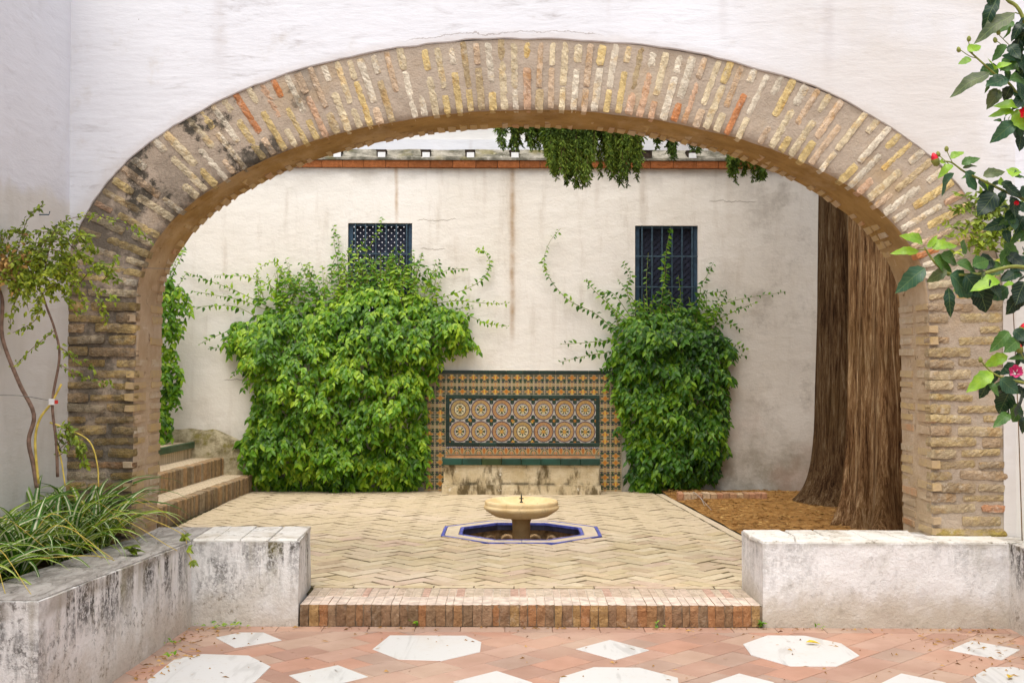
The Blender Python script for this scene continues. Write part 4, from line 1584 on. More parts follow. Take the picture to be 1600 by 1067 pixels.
bn = thing('bench', (.11, 13.66, ZC), 'plastered masonry bench with green glazed edge below the tile panel', 'bench')
BX0, BX1, BY = -.79, 1.01, 13.66
roughen([(BX0+.012, BY+.02), (BX1-.012, BY+.02), (BX1-.012, YT-.016), (BX0+.012, YT-.016)], .20, .468, 'base', M_bench, bn, .06, .008)
roughen([(BX0-.008, BY-.006), (BX1+.006, BY-.006), (BX1+.006, YT-.016), (BX0-.008, YT-.016)], ZC-.03, .245, 'plinth', M_bench, bn, .06, .008)
gk = 8
for k in range(gk):
    w = (BX1-BX0)/gk
    a = MB(); a.box((BX0+w*k+.0015, BY-.012, .470), (BX0+w*(k+1)-.0015, BY+.03, .548))
    o = a.build('edge_tile', M_green, bn); soften(o, .006, 2)
    q = rnd.uniform(.8, 1.25); o.color = ((.009*q, .058*q, .038*q, 1), (.035*q, .065*q, .015*q, 1))[k in (2,)]
    a = MB(); a.box((BX0+.03+w*.96*k, BY+.032, .505), (BX0+.03+w*.96*(k+1)-.002, YT-.016, .552))
    o = a.build('seat_tile', M_brown_tile, bn); soften(o, .004, 1)

# ================================================================== FOUNTAIN AND ITS BASIN
bs = thing('sunken_basin', (FC.x, FC.y, ZC), 'octagonal sunken basin with blue tiled rim around the fountain foot', 'basin')
def ring_piece(r0, r1, k, z, mat, name, th=.02, sub=1, s=0, bev=.002):
    A, B = octo(r0), octo(r1)
    a0, a1, b0, b1 = V(A[k]), V(A[(k+1) % 8]), V(B[k]), V(B[(k+1) % 8])
    f0, f1 = s/sub, (s+1)/sub
    p = [a0.lerp(a1, f0), b0.lerp(b1, f0), b0.lerp(b1, f1), a0.lerp(a1, f1)]
    c = sum(p, V((0,0)))/4
    p = [c+(q-c)*.985 for q in p]
    mb = MB(); slab(mb, [tuple(q) for q in p], z, th, bev)
    return mb.build(name, mat, bs)
for k in range(8):
    ring_piece(.674, .700, k, ZC+.004, M_blue, 'rim_tile')
    for s in range(2):
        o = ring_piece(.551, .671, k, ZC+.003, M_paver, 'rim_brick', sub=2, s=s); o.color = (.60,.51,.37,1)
    ring_piece(R_PIT-.006, .548, k, ZC+.005, M_blue, 'rim_tile')
    A, Bq = octo(R_PIT), octo(R_PIT+.03)
    a, b = A[k], A[(k+1) % 8]; a2, b2 = Bq[k], Bq[(k+1) % 8]
    w = MB()
    w.add([(*a, ZC-.012), (*b, ZC-.012), (*b, ZC-.062), (*a, ZC-.062)], [(0,1,2,3)])
    w.add([(*a, ZC-.062), (*b, ZC-.062), (*b2, ZC-.062), (*a2, ZC-.062)], [(3,2,1,0)])
    w.build('wall_tile', M_navy, bs)
    w = MB()
    w.quad((*a2, ZC-.062), (*b2, ZC-.062), (*b2, ZC-.30), (*a2, ZC-.30))
    w.build('pit_wall', M_pit, bs)
    # round clay bosses on the pit wall
    for f in (.22, .5, .78):
        p = V(a2).lerp(V(b2), f); nrm = (FC-(V(a2)+V(b2))/2).normalized(); tg = (V(b2)-V(a2)).normalized()
        w = MB()
        vs = [V((p.x+nrm.x*.03, p.y+nrm.y*.03, ZC-.165))]
        fs = []
        for rr, oo in ((.03, .018), (.045, .034), (.062, .03), (.07, .0)):
            for q in range(14):
                an = q*math.pi/7
                vs.append(V((p.x+tg.x*rr*math.cos(an)+nrm.x*oo, p.y+tg.y*rr*math.cos(an)+nrm.y*oo, ZC-.165+rr*math.sin(an))))
        for q in range(14): fs.append((0, 1+q, 1+(q+1) % 14))
        for r_ in range(3):
            for q in range(14):
                fs.append((1+r_*14+q, 1+(r_+1)*14+q, 1+(r_+1)*14+(q+1) % 14, 1+r_*14+(q+1) % 14))
        w.add(vs, fs); w.build('clay_boss', M_pit, bs, smooth=True)
w = MB(); w.add([(x, y, ZC-.30) for x, y in octo(R_PIT+.03)], [tuple(range(8))]); w.build('pit_floor', M_pit, bs)

fo = thing('fountain', (FC.x, FC.y, ZC-.3), 'round yellow stone fountain bowl on a short pedestal in the octagonal basin', 'fountain')
pd = MB(); pd.lathe([(.0, -.16), (.105, -.16), (.105, -.10), (.082, -.085), (.080, .0), (.080, .20), (.085, .235), (.10, .262)], (FC.x, FC.y, 0), 40)
pd.build('pedestal', M_fount_dark, fo, smooth=True)
bo = MB(); bo.lathe([(.06, .25), (.12, .258), (.19, .264), (.24, .276), (.272, .294), (.288, .308), (.300, .312), (.304, .322), (.318, .326), (.331, .338), (.336, .352), (.334, .364), (.326, .370), (.326, .378), (.328, .396), (.322, .409), (.308, .414), (.292, .409), (.280, .392), (.24, .372), (.17, .358), (.09, .352), (.062, .354), (.040, .368), (.030, .388), (.020, .392), (0, .392)], (FC.x, FC.y, 0), 64)
bo.build('bowl', M_fount, fo, smooth=True)
sp = MB(); sp.lathe([(0, .390), (.018, .390), (.014, .400), (.007, .404), (.007, .425), (.013, .430), (.007, .436), (.006, .455), (.003, .462), (.002, .478), (0, .478)], (FC.x, FC.y, 0), 12)
sp.tube([(FC.x-.022, FC.y, .428), (FC.x+.022, FC.y, .428)], .004, n=6)
sp.build('spout', M_bronze, fo, smooth=True)
rl = MB(); rl.lathe([(.0,.0), (.018,.0), (.014,.012), (.004,.02), (0,.02)], (FC.x+.145, FC.y+.06, .358), 10); rl.build('drain_cap', M_fount_dark, fo)

# ================================================================== PLANTING BED, KERB, TREES
bedp = MB()
a = st + kdn*(-4.4); b = st + kdn*1.25
n = 26
vs, fs = [], []
for i in range(n+1):
    for j in range(n+1):
        f = i/n
        L = a.lerp(b, f)
        x = L.x + .002 + (5.55-L.x)*(j/n)**1.3; y = L.y
        hmp = .03*noise.noise(V((x*2, y*2, 0))) + .02*noise.noise(V((x*6, y*6, 1)))
        vs.append((x, y, ZC+.012 + hmp*.6 + .02*min(1, j/4)))
for i in range(n):
    for j in range(n):
        k = i*(n+1)+j
        fs.append((k, k+1, k+n+2, k+n+1))
bedp.add(vs, fs)
tag(bedp.build('planting_bed', M_needles, smooth=True), kind='structure')
def litter(mb, x, y, z, L, w):
    an = rnd.uniform(0, math.pi*2); c, s = math.cos(an), math.sin(an)
    dz = rnd.uniform(.0, .012)
    k = rnd.uniform(-.4, .4)
    mb.add([(x-c*L/2-s*w, y-s*L/2+c*w, z), (x-c*L/2+s*w, y-s*L/2-c*w, z), (x+s*w-k*s*L*.3, y-c*w+k*c*L*.3, z+dz), (x+c*L/2, y+s*L/2, z+.002)], [(0,1,2), (0,2,3)])
li = MB()
for _ in range(3800):
    f = rnd.random(); L = a.lerp(b, f); x = L.x + .03 + rnd.random()**1.2*1.9
    litter(li, x, L.y, ZC+.034 + .018*noise.noise(V((x*2, L.y*2, 0))), rnd.uniform(.03, .08), rnd.uniform(.0015, .004))
tag(li.build('bed_litter', M_litter), 'fallen brown cypress needles covering the planting bed', 'needle litter', kind='stuff')
kb = thing('brick_kerb', (2.3, 13.2, ZC), 'short low brick kerb at the back of the needle-covered bed', 'kerb')
pa, pb = at_z(1062, 785, ZC), at_z(1172, 785, ZC)
x = pa.x
while x < pb.x+.15:
    w = rnd.uniform(.055, .085)
    mbk = MB(); slab(mbk, [(x+.003, 13.05+rnd.uniform(-.006,.006)), (x+w-.003, 13.05), (x+w-.003, 13.2), (x+.003, 13.2)], ZC+.088+rnd.uniform(-.006,.006), .12, .008, .03)
    o = mbk.build('kerb_brick', M_brick_step, kb); o.color = c4(rnd.choice([(.52,.36,.22), (.44,.26,.15), (.56,.42,.28), (.50,.27,.16)]))
    x += w

tw_ = MB(); tw_.tube(spline([at_z(1083, 768, ZC+.10), at_z(1095, 778, ZC+.07), at_z(1101, 790, ZC+.05)], 4), .004, .003, 5); tw_.tube(spline([at_z(1095, 778, ZC+.07), at_z(1112, 797, ZC+.05)], 3), .003, .002, 5)
tag(tw_.build('dry_twig', M_cap_grey), 'pale dry twig lying on the needle bed near the brick kerb', 'twig')
def trunk_mesh(cx, cy, r, h, seed, flare=.6, lean=(0, 0), nlobes=7):
    mb = MB()
    NT_, NZ = 180, 90
    vs, fs = [], []
    rg = random.Random(seed)
    lob = [(rg.choice((3, 4, 5, 7, 9, 13)), rg.uniform(0, 6.28), rg.uniform(.02, .06)) for _ in range(nlobes)]
    for j in range(NZ+1):
        f = j/NZ
        z = -.15 + (h+.15)*f**1.4
        zz = max(0, z - ZC)
        fl = 1 + flare*math.exp(-zz/.16) + flare*.28*math.exp(-zz/.7)
        tap = 1 - .32*(z/h)
        for i in range(NT_):
            an = 2*math.pi*i/NT_
            q = V((math.cos(an), math.sin(an), z*.18 + seed))
            g = 1
            for kq, ph, am in lob:
                g += am*math.cos(kq*an + ph + z*.15)*(1 + 1.2*math.exp(-zz/.4))
            # furrows
            fu = noise.noise(V((math.cos(an)*4.5, math.sin(an)*4.5, z*.35+seed)))
            fu2 = noise.noise(V((math.cos(an)*13, math.sin(an)*13, z*.5+seed)))
            fu3 = noise.noise(V((math.cos(an)*26, math.sin(an)*26, z*1.1+seed)))
            g += .07*fu + .035*fu2 - .05*max(0, fu2) + .018*fu3
            rr = r*tap*fl*g
            vs.append((cx+lean[0]*z+rr*math.cos(an), cy+lean[1]*z+rr*math.sin(an), z))
    for j in range(NZ):
        for i in range(NT_):
            fs.append((j*NT_+i, j*NT_+(i+1) % NT_, (j+1)*NT_+(i+1) % NT_, (j+1)*NT_+i))
    mb.add(vs, fs)
    return mb
def blade(mb, p, d, L, w, side):
    d = V(d).normalized()
    mb.add([p - side*w*.4, p + d*L*.5 - side*w, p + d*L, p + d*L*.5 + side*w], [(0,1,2,3)])
def drooper(mb, pts, n, L0=.055, spread=.7):
    """feathery hanging twig: fine scaly shoots along pts"""
    sp_ = spline(pts, 5)
    m = len(sp_)-1
    for k in range(n):
        f = rnd.random()
        x = f*m; i = min(int(x), m-1)
        p = sp_[i].lerp(sp_[i+1], x-i)
        t = (sp_[i+1]-sp_[i]).normalized()
        a = rnd.uniform(0, 6.283)
        o_ = V((math.cos(a), math.sin(a)*.8, rnd.uniform(-.3, .1)))
        d = (t*rnd.uniform(.5, 1.0) + o_*spread + V((0,0,-.35))).normalized()
        base = p
        # a spray: three short shoots
        L = L0*rnd.uniform(.6, 1.5)*(1.15-.5*f)
        side = d.cross(V((rnd.uniform(-1,1), rnd.uniform(-1,1), .3))).normalized()
        blade(mb, base, d, L, L*.17, side)
        for q in range(3):
            b2 = base + d*L*(.3+.25*q)
            d2 = (d + side*rnd.choice((-1, 1))*.8 + V((0,0,-.2))).normalized()
            blade(mb, b2, d2, L*.6, L*.13, d2.cross(d).normalized() if d2.cross(d).length > 1e-4 else side)
tr2 = thing('cypress_tree', (3.6, 10.95, ZC), 'nearest thick cypress trunk, in front beside the right brick pillar', 'tree', 'cypress trees in the bed')
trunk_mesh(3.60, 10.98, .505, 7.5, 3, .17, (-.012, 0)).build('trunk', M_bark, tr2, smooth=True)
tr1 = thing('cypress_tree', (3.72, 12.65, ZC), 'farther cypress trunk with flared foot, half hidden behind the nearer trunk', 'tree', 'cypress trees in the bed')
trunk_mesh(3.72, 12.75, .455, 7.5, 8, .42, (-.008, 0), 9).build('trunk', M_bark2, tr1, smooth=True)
# limbs and hanging sprays seen under the arch
HY = 12.1
clus = [(775,865,158,236,26,HY), (862,885,150,288,12,HY-.1), (878,943,150,296,26,HY), (850,875,205,262,8,HY-.15), (946,1000,150,290,26,HY+.1), (1016,1030,160,236,6,HY+.5), (1040,1057,160,250,8,HY+.5), (1080,1101,170,243,6,HY+.4), (1138,1160,200,286,9,HY), (1160,1199,200,286,12,HY+.1), (905,960,150,250,10,HY+.2)]
fol = MB(); tw = MB()
for x0, x1, y0, y1, n, yy in clus:
    for k in range(int(n*1.5)):
        xs_ = rnd.uniform(x0, x1); yb = y1 - rnd.random()**1.3*(y1-y0)*.5 - abs((xs_-(x0+x1)/2)/(x1-x0))*18
        dy = rnd.uniform(-.15, .15)
        p0 = at_y(xs_+rnd.uniform(-18, 10), y0-rnd.uniform(0, 60), yy+dy); p2 = at_y(xs_, yb, yy+dy+rnd.uniform(-.08, .05))
        p1 = p0.lerp(p2, .5) + V((rnd.uniform(-.05,.05), rnd.uniform(-.05,.05), rnd.uniform(-.02,.06)))
        tw.tube(spline([p0, p1, p2], 3), .006, .002, 3, False)
        drooper(fol, [p0, p1, p2], 230, .056, 1.0)
limb = MB()
for tgt in ((V((-.1, HY, 5.0))), (V((.9, HY, 4.85))), (V((1.6, HY+.3, 4.9))), (V((2.4, HY, 4.8)))):
    s0 = V((3.55, 11.0, 5.6))
    limb.tube(spline([s0, s0.lerp(tgt, .5)+V((0,0,.25)), tgt], 5), .055, .018, 6)
limb.build('limb', M_bark, tr2, smooth=True)
tw.build('twigs', M_twig, tr2)['kind'] = 'stuff'
o = fol.build('hanging_foliage', M_cyp, tr2); o['kind'] = 'stuff'
for tree, cx_, cy_, sd in ((tr2, 3.5, 11.0, 5), (tr1, 3.65, 12.7, 6)):
    cr = MB()
    rg = random.Random(sd)
    for k in range(60):
        an = rg.uniform(0, 6.283); z = rg.uniform(5.8, 9.2); rr = rg.uniform(.3, 1.7)*(1-(z-5.8)/6)
        p0 = V((cx_+rr*math.cos(an), cy_+rr*math.sin(an)*.8, z))
        p2 = p0 + V((math.cos(an)*.35, math.sin(an)*.3, -rg.uniform(.4, .9)))
        if p2.y < YA+TH+.2: continue
        drooper(cr, [p0, p0.lerp(p2, .5)+V((0,0,.1)), p2], 110, .12, 1.0)
    cr.build('crown', M_cyp, tree)

# ================================================================== VINES ON THE BACK WALL
def leaf_mesh(L=1.0, W=.55, droop=.25, fold=.18, rows=4):
    mb = MB()
    vs, fs = [], []
    for k in range(rows+1):
        f = k/rows
        w = W*.5*math.sin(math.pi*min(1, (f*.93+.07))**.75)*(1-.15*f) if 0 < k < rows else (0.05*W if k == 0 else 0)
        z = -droop*L*f*f
        vs += [(f*L, -w, z+fold*w), (f*L, 0, z), (f*L, w, z+fold*w)]
    for k in range(rows):
        a = k*3
        fs += [(a, a+3, a+4, a+1), (a+1, a+4, a+5, a+2)]
    mb.add(vs, fs)
    return mb
LEAFS = [leaf_mesh(1, .58, .22, .25), leaf_mesh(1, .5, .35, .15), leaf_mesh(1, .64, .12, .35), leaf_mesh(1, .52, .5, .2)]
LEAF_ME = {}
def leaf_data(i, mat):
    k = (i, mat.name)
    if k not in LEAF_ME:
        LEAF_ME[k] = LEAFS[i].mesh('leaf'); LEAF_ME[k].materials.append(mat)
    return LEAF_ME[k]
def leaf_frame(d, n):
    d = V(d).normalized(); n = V(n); n = n - d*n.dot(d)
    if n.length < 1e-4: n = d.orthogonal()
    n.normalize()
    return d, n.cross(d), n
def add_leaf(mb, p, d, n, L, kind=None):
    ex, ey, ez = leaf_frame(d, n)
    lf = LEAFS[kind if kind is not None else rnd.randrange(4)]
    mb.add([p + (ex*x + ey*y + ez*z)*L for x, y, z in lf.v], lf.f)
def poly_dist(poly, p):
    best = 1e9
    inside_ = False
    n = len(poly)
    for i in range(n):
        a, b = V(poly[i]), V(poly[(i+1) % n])
        ab = b-a; t = max(0, min(1, (p-a).dot(ab)/ab.dot(ab)))
        best = min(best, (p-(a+ab*t)).length)
        if (a.y > p.y) != (b.y > p.y) and p.x < (b.x-a.x)*(p.y-a.y)/(b.y-a.y)+a.x: inside_ = not inside_
    return best if inside_ else -best
def rv(s=1.0): return V((rnd.uniform(-s, s), rnd.uniform(-s, s), rnd.uniform(-s, s)))

def make_vine(name, label, outline_px, shoots, mat, tmax, nsp, fill, lsize, yw=YB, show=230, base=None):
    poly = []
    for px, py in outline_px:
        p = at_y(px, py, yw-.2); poly.append((p.x, p.z))
    xs = [q[0] for q in poly]; zs = [q[1] for q in poly]
    root = thing(name, (base or (sum(xs)/len(xs), yw-.1, ZC)), label, 'vine')
    leaves = []
    def thick(p):
        d = poly_dist(poly, p)
        if d < 0: return -1
        lump = .75 + .5*noise.noise(V((p.x*2.2, p.y*2.2, 7))) + .25*noise.noise(V((p.x*6, p.y*6, 3)))
        prof = min(1, d/.30)**.6
        zf = (p.y-min(zs))/(max(zs)-min(zs))
        return max(.07, tmax*prof*lump*(.62+.5*math.sin(min(1, zf*1.15)*math.pi*.8)))
    stems = MB()
    made = 0
    while made < nsp:
        p = V((rnd.uniform(min(xs), max(xs)), rnd.uniform(min(zs), max(zs))))
        t = thick(p)
        if t < 0: continue
        made += 1
        # a spray that leaves the mass, arches outward and droops
        p0 = V((p.x, yw - t*rnd.uniform(.35, .7), p.y+.03))
        lx = rnd.uniform(-.10, .10)
        p2 = V((p.x+lx*1.3, yw - t - rnd.uniform(.0, .05), p.y-rnd.uniform(.03, .12)))
        p1 = p0.lerp(p2, .55) + V((0, -.03, .05))
        cv = spline([p0, p1, p2], 5)
        stems.tube(cv, .004, .002, 3, False)
        nl = rnd.randint(9, 15)
        sz = lsize*rnd.uniform(.8, 1.2)
        for k in range(nl):
            f = (k+.5)/nl; x = f*(len(cv)-1); i = min(int(x), len(cv)-2)
            q = cv[i].lerp(cv[i+1], x-i)
            tdir = (cv[i+1]-cv[i]).normalized()
            sgn = 1 if k % 2 else -1
            d = tdir*.45 + V((sgn*rnd.uniform(.4, 1.0), -rnd.uniform(.1, .6), -rnd.uniform(.15, .8)))
            nrm = V((rnd.uniform(-.35, .35), -rnd.uniform(.35, .9), rnd.uniform(.4, 1.0)))
            leaves.append((q + rv(.012), d, nrm, sz*rnd.uniform(.7, 1.15), 1))
    made = 0
    while made < fill:
        p = V((rnd.uniform(min(xs), max(xs)), rnd.uniform(min(zs), max(zs))))
        t = thick(p)
        if t < 0: continue
        made += 1
        q = V((p.x, yw - (t*rnd.random()**.7*.9 + .02 if made % 2 else rnd.uniform(.015, .10)), p.y))
        leaves.append((q, V((rnd.uniform(-.8, .8), -.5, -rnd.uniform(.2, 1))), V((rnd.uniform(-.5, .5), -.8, rnd.uniform(0, .8))), lsize*rnd.uniform(.8, 1.2), 0))
    shoot_mb = MB()
    for pts, sz, den in shoots:
        cv = spline([at_y(px, py, yw-.05-.05*rnd.random() if not dd else yw-dd) for px, py, dd in [(q+(0,))[:3] for q in pts]], 7)
        stems.tube(cv, .0045, .002, 4, False)
        tot = sum((cv[i+1]-cv[i]).length for i in range(len(cv)-1))
        n = int(tot/den)
        for k in range(n):
            f = (k+.5)/n; x = f*(len(cv)-1); i = min(int(x), len(cv)-2)
            q = cv[i].lerp(cv[i+1], x-i); tdir = (cv[i+1]-cv[i]).normalized()
            side = V((tdir.z, 0, -tdir.x))
            sgn = 1 if k % 2 else -1
            d = tdir*.3 + side*sgn*rnd.uniform(.5, 1) + V((0, -.25, -rnd.uniform(.1, .8)))
            if rnd.random() < .12: continue
            leaves.append((q + rv(.012), d + rv(.35), V((rnd.uniform(-.6, .6), -.8, rnd.uniform(-.1, .9))), sz*(1.05-.55*f)*rnd.uniform(.5, 1.3), 2))
    st_o = stems.build('stems', M_twig_green, root); st_o['kind'] = 'stuff'
    front = [l for l in leaves if l[4] == 1]
    front.sort(key=lambda l: l[0].y - rnd.random()*.12)
    solo = set(id(l) for l in front[:show])
    mass = MB()
    for l in leaves:
        if id(l) in solo:
            ex, ey, ez = leaf_frame(l[1], l[2])
            link('leaf', leaf_data(rnd.randrange(4), mat), None, root, axes(ex, ey, ez, l[0], (l[3],)*3))
        else:
            add_leaf(mass, *l[:4])
    o = mass.build('foliage', mat, root); o['kind'] = 'stuff'
    return root

def auto_shoots(px0, px1, py0, py1, n, up, sz=.07):
    r_ = []
    for _ in range(n):
        x, y = rnd.uniform(px0, px1), rnd.uniform(py0, py1)
        dx = rnd.uniform(-25, 25)
        r_.append(([(x, y, .12), (x+dx*.5, y-up*.5, .14), (x+dx, y-up*rnd.uniform(.7, 1.2), .10)], sz, .026))
    return r_
outL = [(390,768),(380,715),(386,660),(392,620),(380,585),(368,550),(352,532),(362,512),(400,492),(430,478),(470,470),(505,464),(545,455),(570,447),(610,450),(650,462),(685,474),(720,488),(742,545),(705,552),(676,572),(664,620),(672,690),(664,740),(648,768)]
shL = [([(420,480),(370,455),(330,440),(290,425)], .075, .030), ([(430,490),(380,470),(340,462),(300,455)], .08, .030), ([(410,500),(370,480),(330,478),(290,482)], .08, .034),
       ([(450,470),(420,445),(380,432),(335,430)], .08, .028), ([(470,470),(450,440),(430,410),(400,385) if 0 else (405,418)], .075, .03), ([(455,470),(452,440),(452,412)], .07, .03),
       ([(490,470),(486,440),(489,415)], .06, .035), ([(520,460),(518,420),(530,385),(520,352)], .075, .026), ([(500,465),(520,430),(540,400),(552,378)], .07, .03),
       ([(530,450),(528,410),(522,380),(524,358)], .07, .028), ([(560,440),(570,400),(590,365),(598,340)], .075, .026), ([(550,430),(556,400),(575,370)], .07, .03), ([(600,450),(605,410),(618,385)], .07, .03),
       ([(610,440),(640,420),(655,405)], .07, .03), ([(640,460),(670,440),(700,422),(732,420)], .075, .027), ([(640,450),(660,430),(690,425)], .08, .027), ([(650,470),(700,462),(750,440),(765,415),(758,395),(748,390)], .078, .026),
       ([(660,480),(710,470),(760,474),(794,474)], .075, .027), ([(660,490),(720,490),(760,505),(795,510)], .075, .028), ([(680,500),(710,485),(740,478)], .08, .026), ([(660,510),(710,525),(742,548)], .085, .025), ([(650,520),(690,545),(712,562)], .085, .025), ([(690,500),(715,520),(740,530)], .08, .026),
       ([(390,510),(350,520),(310,538)], .085, .026), ([(400,530),(360,540),(325,545)], .085, .028), ([(380,560),(370,575),(362,590)], .08, .03)]
shL += auto_shoots(430, 680, 455, 490, 40, 48, .075) + auto_shoots(530, 650, 435, 465, 40, 48, .075) + auto_shoots(400, 540, 462, 490, 18, 50, .07)
make_vine('climbing_vine', 'broad bright green vine covering the wall under the left barred window', outL, shL, M_vineL, .52, 800, 4600, .078, show=270)
outR = [(1002,772),(990,730),(978,690),(972,650),(966,612),(958,570),(955,535),(962,508),(990,494),(1030,484),(1075,482),(1105,494),(1130,520),(1150,545),(1135,575),(1140,620),(1138,680),(1128,730),(1100,758),(1040,774)]
shR = [([(965,520),(930,490),(890,470),(862,440),(850,410),(858,380),(876,357)], .075, .028), ([(960,530),(920,535),(875,538)], .08, .028), ([(955,550),(920,555),(880,570) if 0 else (874,566)], .08, .028),
       ([(980,500),(945,470),(925,450),(914,438)], .075, .027), ([(985,495),(960,460),(945,458)], .075, .027), ([(990,490),(980,455),(985,430),(972,410)], .075, .027), ([(975,505),(955,480),(940,455)], .075, .026), ([(1000,490),(990,470),(965,435)], .07, .027),
       ([(1035,500,.10),(1038,450,.10),(1040,400,.08),(1048,356,.06)], .095, .020), ([(1030,500,.14),(1036,450,.13),(1042,420,.1)], .09, .022), ([(1012,480),(1010,440),(1013,395)], .06, .034), ([(1062,500),(1064,470),(1060,430)], .08, .03),
       ([(1090,500),(1095,450),(1105,430),(1115,410)], .075, .028), ([(1080,480),(1100,460),(1135,455)], .08, .026), ([(1090,500),(1130,475),(1170,465),(1228,456)], .075, .030), ([(1100,510),(1140,490),(1180,473)], .078, .028), ([(1100,520),(1130,505),(1160,515)], .08, .026), ([(1110,530),(1140,535),(1170,548)], .085, .026), ([(1100,540),(1130,555),(1165,556)], .085, .026), ([(960,560),(945,575),(930,578) if 0 else (935,580)], .08, .028)]
shR += auto_shoots(960, 1130, 490, 520, 30, 45, .075)
make_vine('climbing_vine', 'narrower dark green vine growing up the wall under the right barred window', outR, shR, M_vineR, .50, 500, 2900, .078, show=230)
outX = [(225,700),(222,600),(225,500),(232,455),(262,440),(288,455),(285,500),(270,540),(275,590),(262,640),(268,680),(250,706)]
shX = [([(262,470),(270,430),(284,400),(288,385)], .075, .026), ([(250,470),(262,440),(275,420)], .08, .026), ([(270,460),(283,440),(292,425)], .075, .026), ([(260,450),(268,425),(281,395)], .07, .026)]
make_vine('climbing_vine', 'slim green vine in the far left corner beside the arch and above the steps', outX, shX, M_vineL, .40, 120, 500, .075, yw=13.7, show=110)

# ================================================================== HIBISCUS AT THE RIGHT EDGE
hb = thing('hibiscus_bush', (3.62, 5.6, .46), 'hibiscus bush with large leaves and pink and red flowers reaching in at right', 'bush')
def hib_leaf(W=.56, droop=.18, fold=.22, teeth=5):
    mb = MB()
    vs, fs = [], []
    n = 9
    for k in range(n+1):
        f = k/n
        w = W*.5*(math.sin(math.pi*f**.72))**.85 if 0 < k < n else 0
        if 2 <= k < n: w *= 1 + (.07 if k % 2 else -.07)
        z = -droop*f*f*1.3 + .035*math.sin(f*9+W*9)
        vs += [(f, -w, z+fold*w*.8), (f, -w*.5, z+fold*w*.5), (f, 0, z), (f, w*.5, z+fold*w*.5), (f, w, z+fold*w*.8)]
    for k in range(n):
        for c in range(4):
            a = k*5+c
            fs.append((a, a+5, a+6, a+1))
    mb.add(vs, fs)
    me = mb.mesh('leaf', True); me.materials.append(M_hib)
    return me
HL = [hib_leaf(.60), hib_leaf(.50, .3, .3), hib_leaf(.70, .08, .15), hib_leaf(.36, .2, .3)]
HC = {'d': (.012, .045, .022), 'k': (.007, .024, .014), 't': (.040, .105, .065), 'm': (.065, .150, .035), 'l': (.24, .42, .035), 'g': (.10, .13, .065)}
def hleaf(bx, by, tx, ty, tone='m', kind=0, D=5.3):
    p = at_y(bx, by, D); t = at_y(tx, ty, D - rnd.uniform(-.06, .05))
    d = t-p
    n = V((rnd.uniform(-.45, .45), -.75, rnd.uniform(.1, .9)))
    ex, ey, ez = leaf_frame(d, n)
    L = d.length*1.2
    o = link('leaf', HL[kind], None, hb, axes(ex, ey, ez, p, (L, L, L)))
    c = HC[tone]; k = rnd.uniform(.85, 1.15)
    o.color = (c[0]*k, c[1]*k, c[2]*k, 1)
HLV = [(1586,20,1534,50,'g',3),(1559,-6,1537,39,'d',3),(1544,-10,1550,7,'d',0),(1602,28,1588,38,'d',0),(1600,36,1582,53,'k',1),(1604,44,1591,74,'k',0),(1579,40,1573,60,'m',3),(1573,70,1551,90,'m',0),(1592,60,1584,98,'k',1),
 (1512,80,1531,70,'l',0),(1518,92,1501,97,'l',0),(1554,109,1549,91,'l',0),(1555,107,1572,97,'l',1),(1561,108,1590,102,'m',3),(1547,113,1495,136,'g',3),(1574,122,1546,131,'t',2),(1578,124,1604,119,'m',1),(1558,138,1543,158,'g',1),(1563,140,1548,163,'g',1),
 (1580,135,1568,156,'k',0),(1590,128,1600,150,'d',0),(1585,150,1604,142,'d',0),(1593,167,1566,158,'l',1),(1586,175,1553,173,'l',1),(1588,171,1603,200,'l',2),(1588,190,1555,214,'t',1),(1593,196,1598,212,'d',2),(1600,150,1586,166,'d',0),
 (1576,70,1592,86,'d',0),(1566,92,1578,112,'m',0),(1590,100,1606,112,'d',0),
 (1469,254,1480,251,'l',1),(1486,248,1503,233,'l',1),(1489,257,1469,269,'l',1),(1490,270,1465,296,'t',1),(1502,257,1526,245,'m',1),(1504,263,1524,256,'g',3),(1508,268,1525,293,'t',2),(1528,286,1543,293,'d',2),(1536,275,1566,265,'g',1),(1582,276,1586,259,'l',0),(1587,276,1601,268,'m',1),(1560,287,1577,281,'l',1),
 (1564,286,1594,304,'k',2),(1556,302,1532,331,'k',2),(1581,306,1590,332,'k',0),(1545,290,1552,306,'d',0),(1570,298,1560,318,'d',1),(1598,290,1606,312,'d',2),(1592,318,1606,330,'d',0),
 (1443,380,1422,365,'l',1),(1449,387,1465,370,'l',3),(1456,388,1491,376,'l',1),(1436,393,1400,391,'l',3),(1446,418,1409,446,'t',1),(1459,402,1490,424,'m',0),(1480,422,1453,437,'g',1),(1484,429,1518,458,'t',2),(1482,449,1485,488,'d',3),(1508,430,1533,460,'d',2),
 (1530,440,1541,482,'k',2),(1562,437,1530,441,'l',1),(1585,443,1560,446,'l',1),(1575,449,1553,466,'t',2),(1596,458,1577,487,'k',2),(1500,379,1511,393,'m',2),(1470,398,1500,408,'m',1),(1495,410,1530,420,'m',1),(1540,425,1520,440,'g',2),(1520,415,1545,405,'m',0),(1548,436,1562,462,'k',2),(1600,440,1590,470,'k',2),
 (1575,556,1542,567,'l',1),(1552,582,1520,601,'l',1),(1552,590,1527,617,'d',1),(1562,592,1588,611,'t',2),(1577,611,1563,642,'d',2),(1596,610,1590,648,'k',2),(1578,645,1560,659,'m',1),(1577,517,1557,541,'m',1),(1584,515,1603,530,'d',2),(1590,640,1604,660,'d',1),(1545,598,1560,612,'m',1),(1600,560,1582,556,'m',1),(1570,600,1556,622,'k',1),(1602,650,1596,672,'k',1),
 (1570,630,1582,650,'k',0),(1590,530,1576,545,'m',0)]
for q in HLV: hleaf(*q)
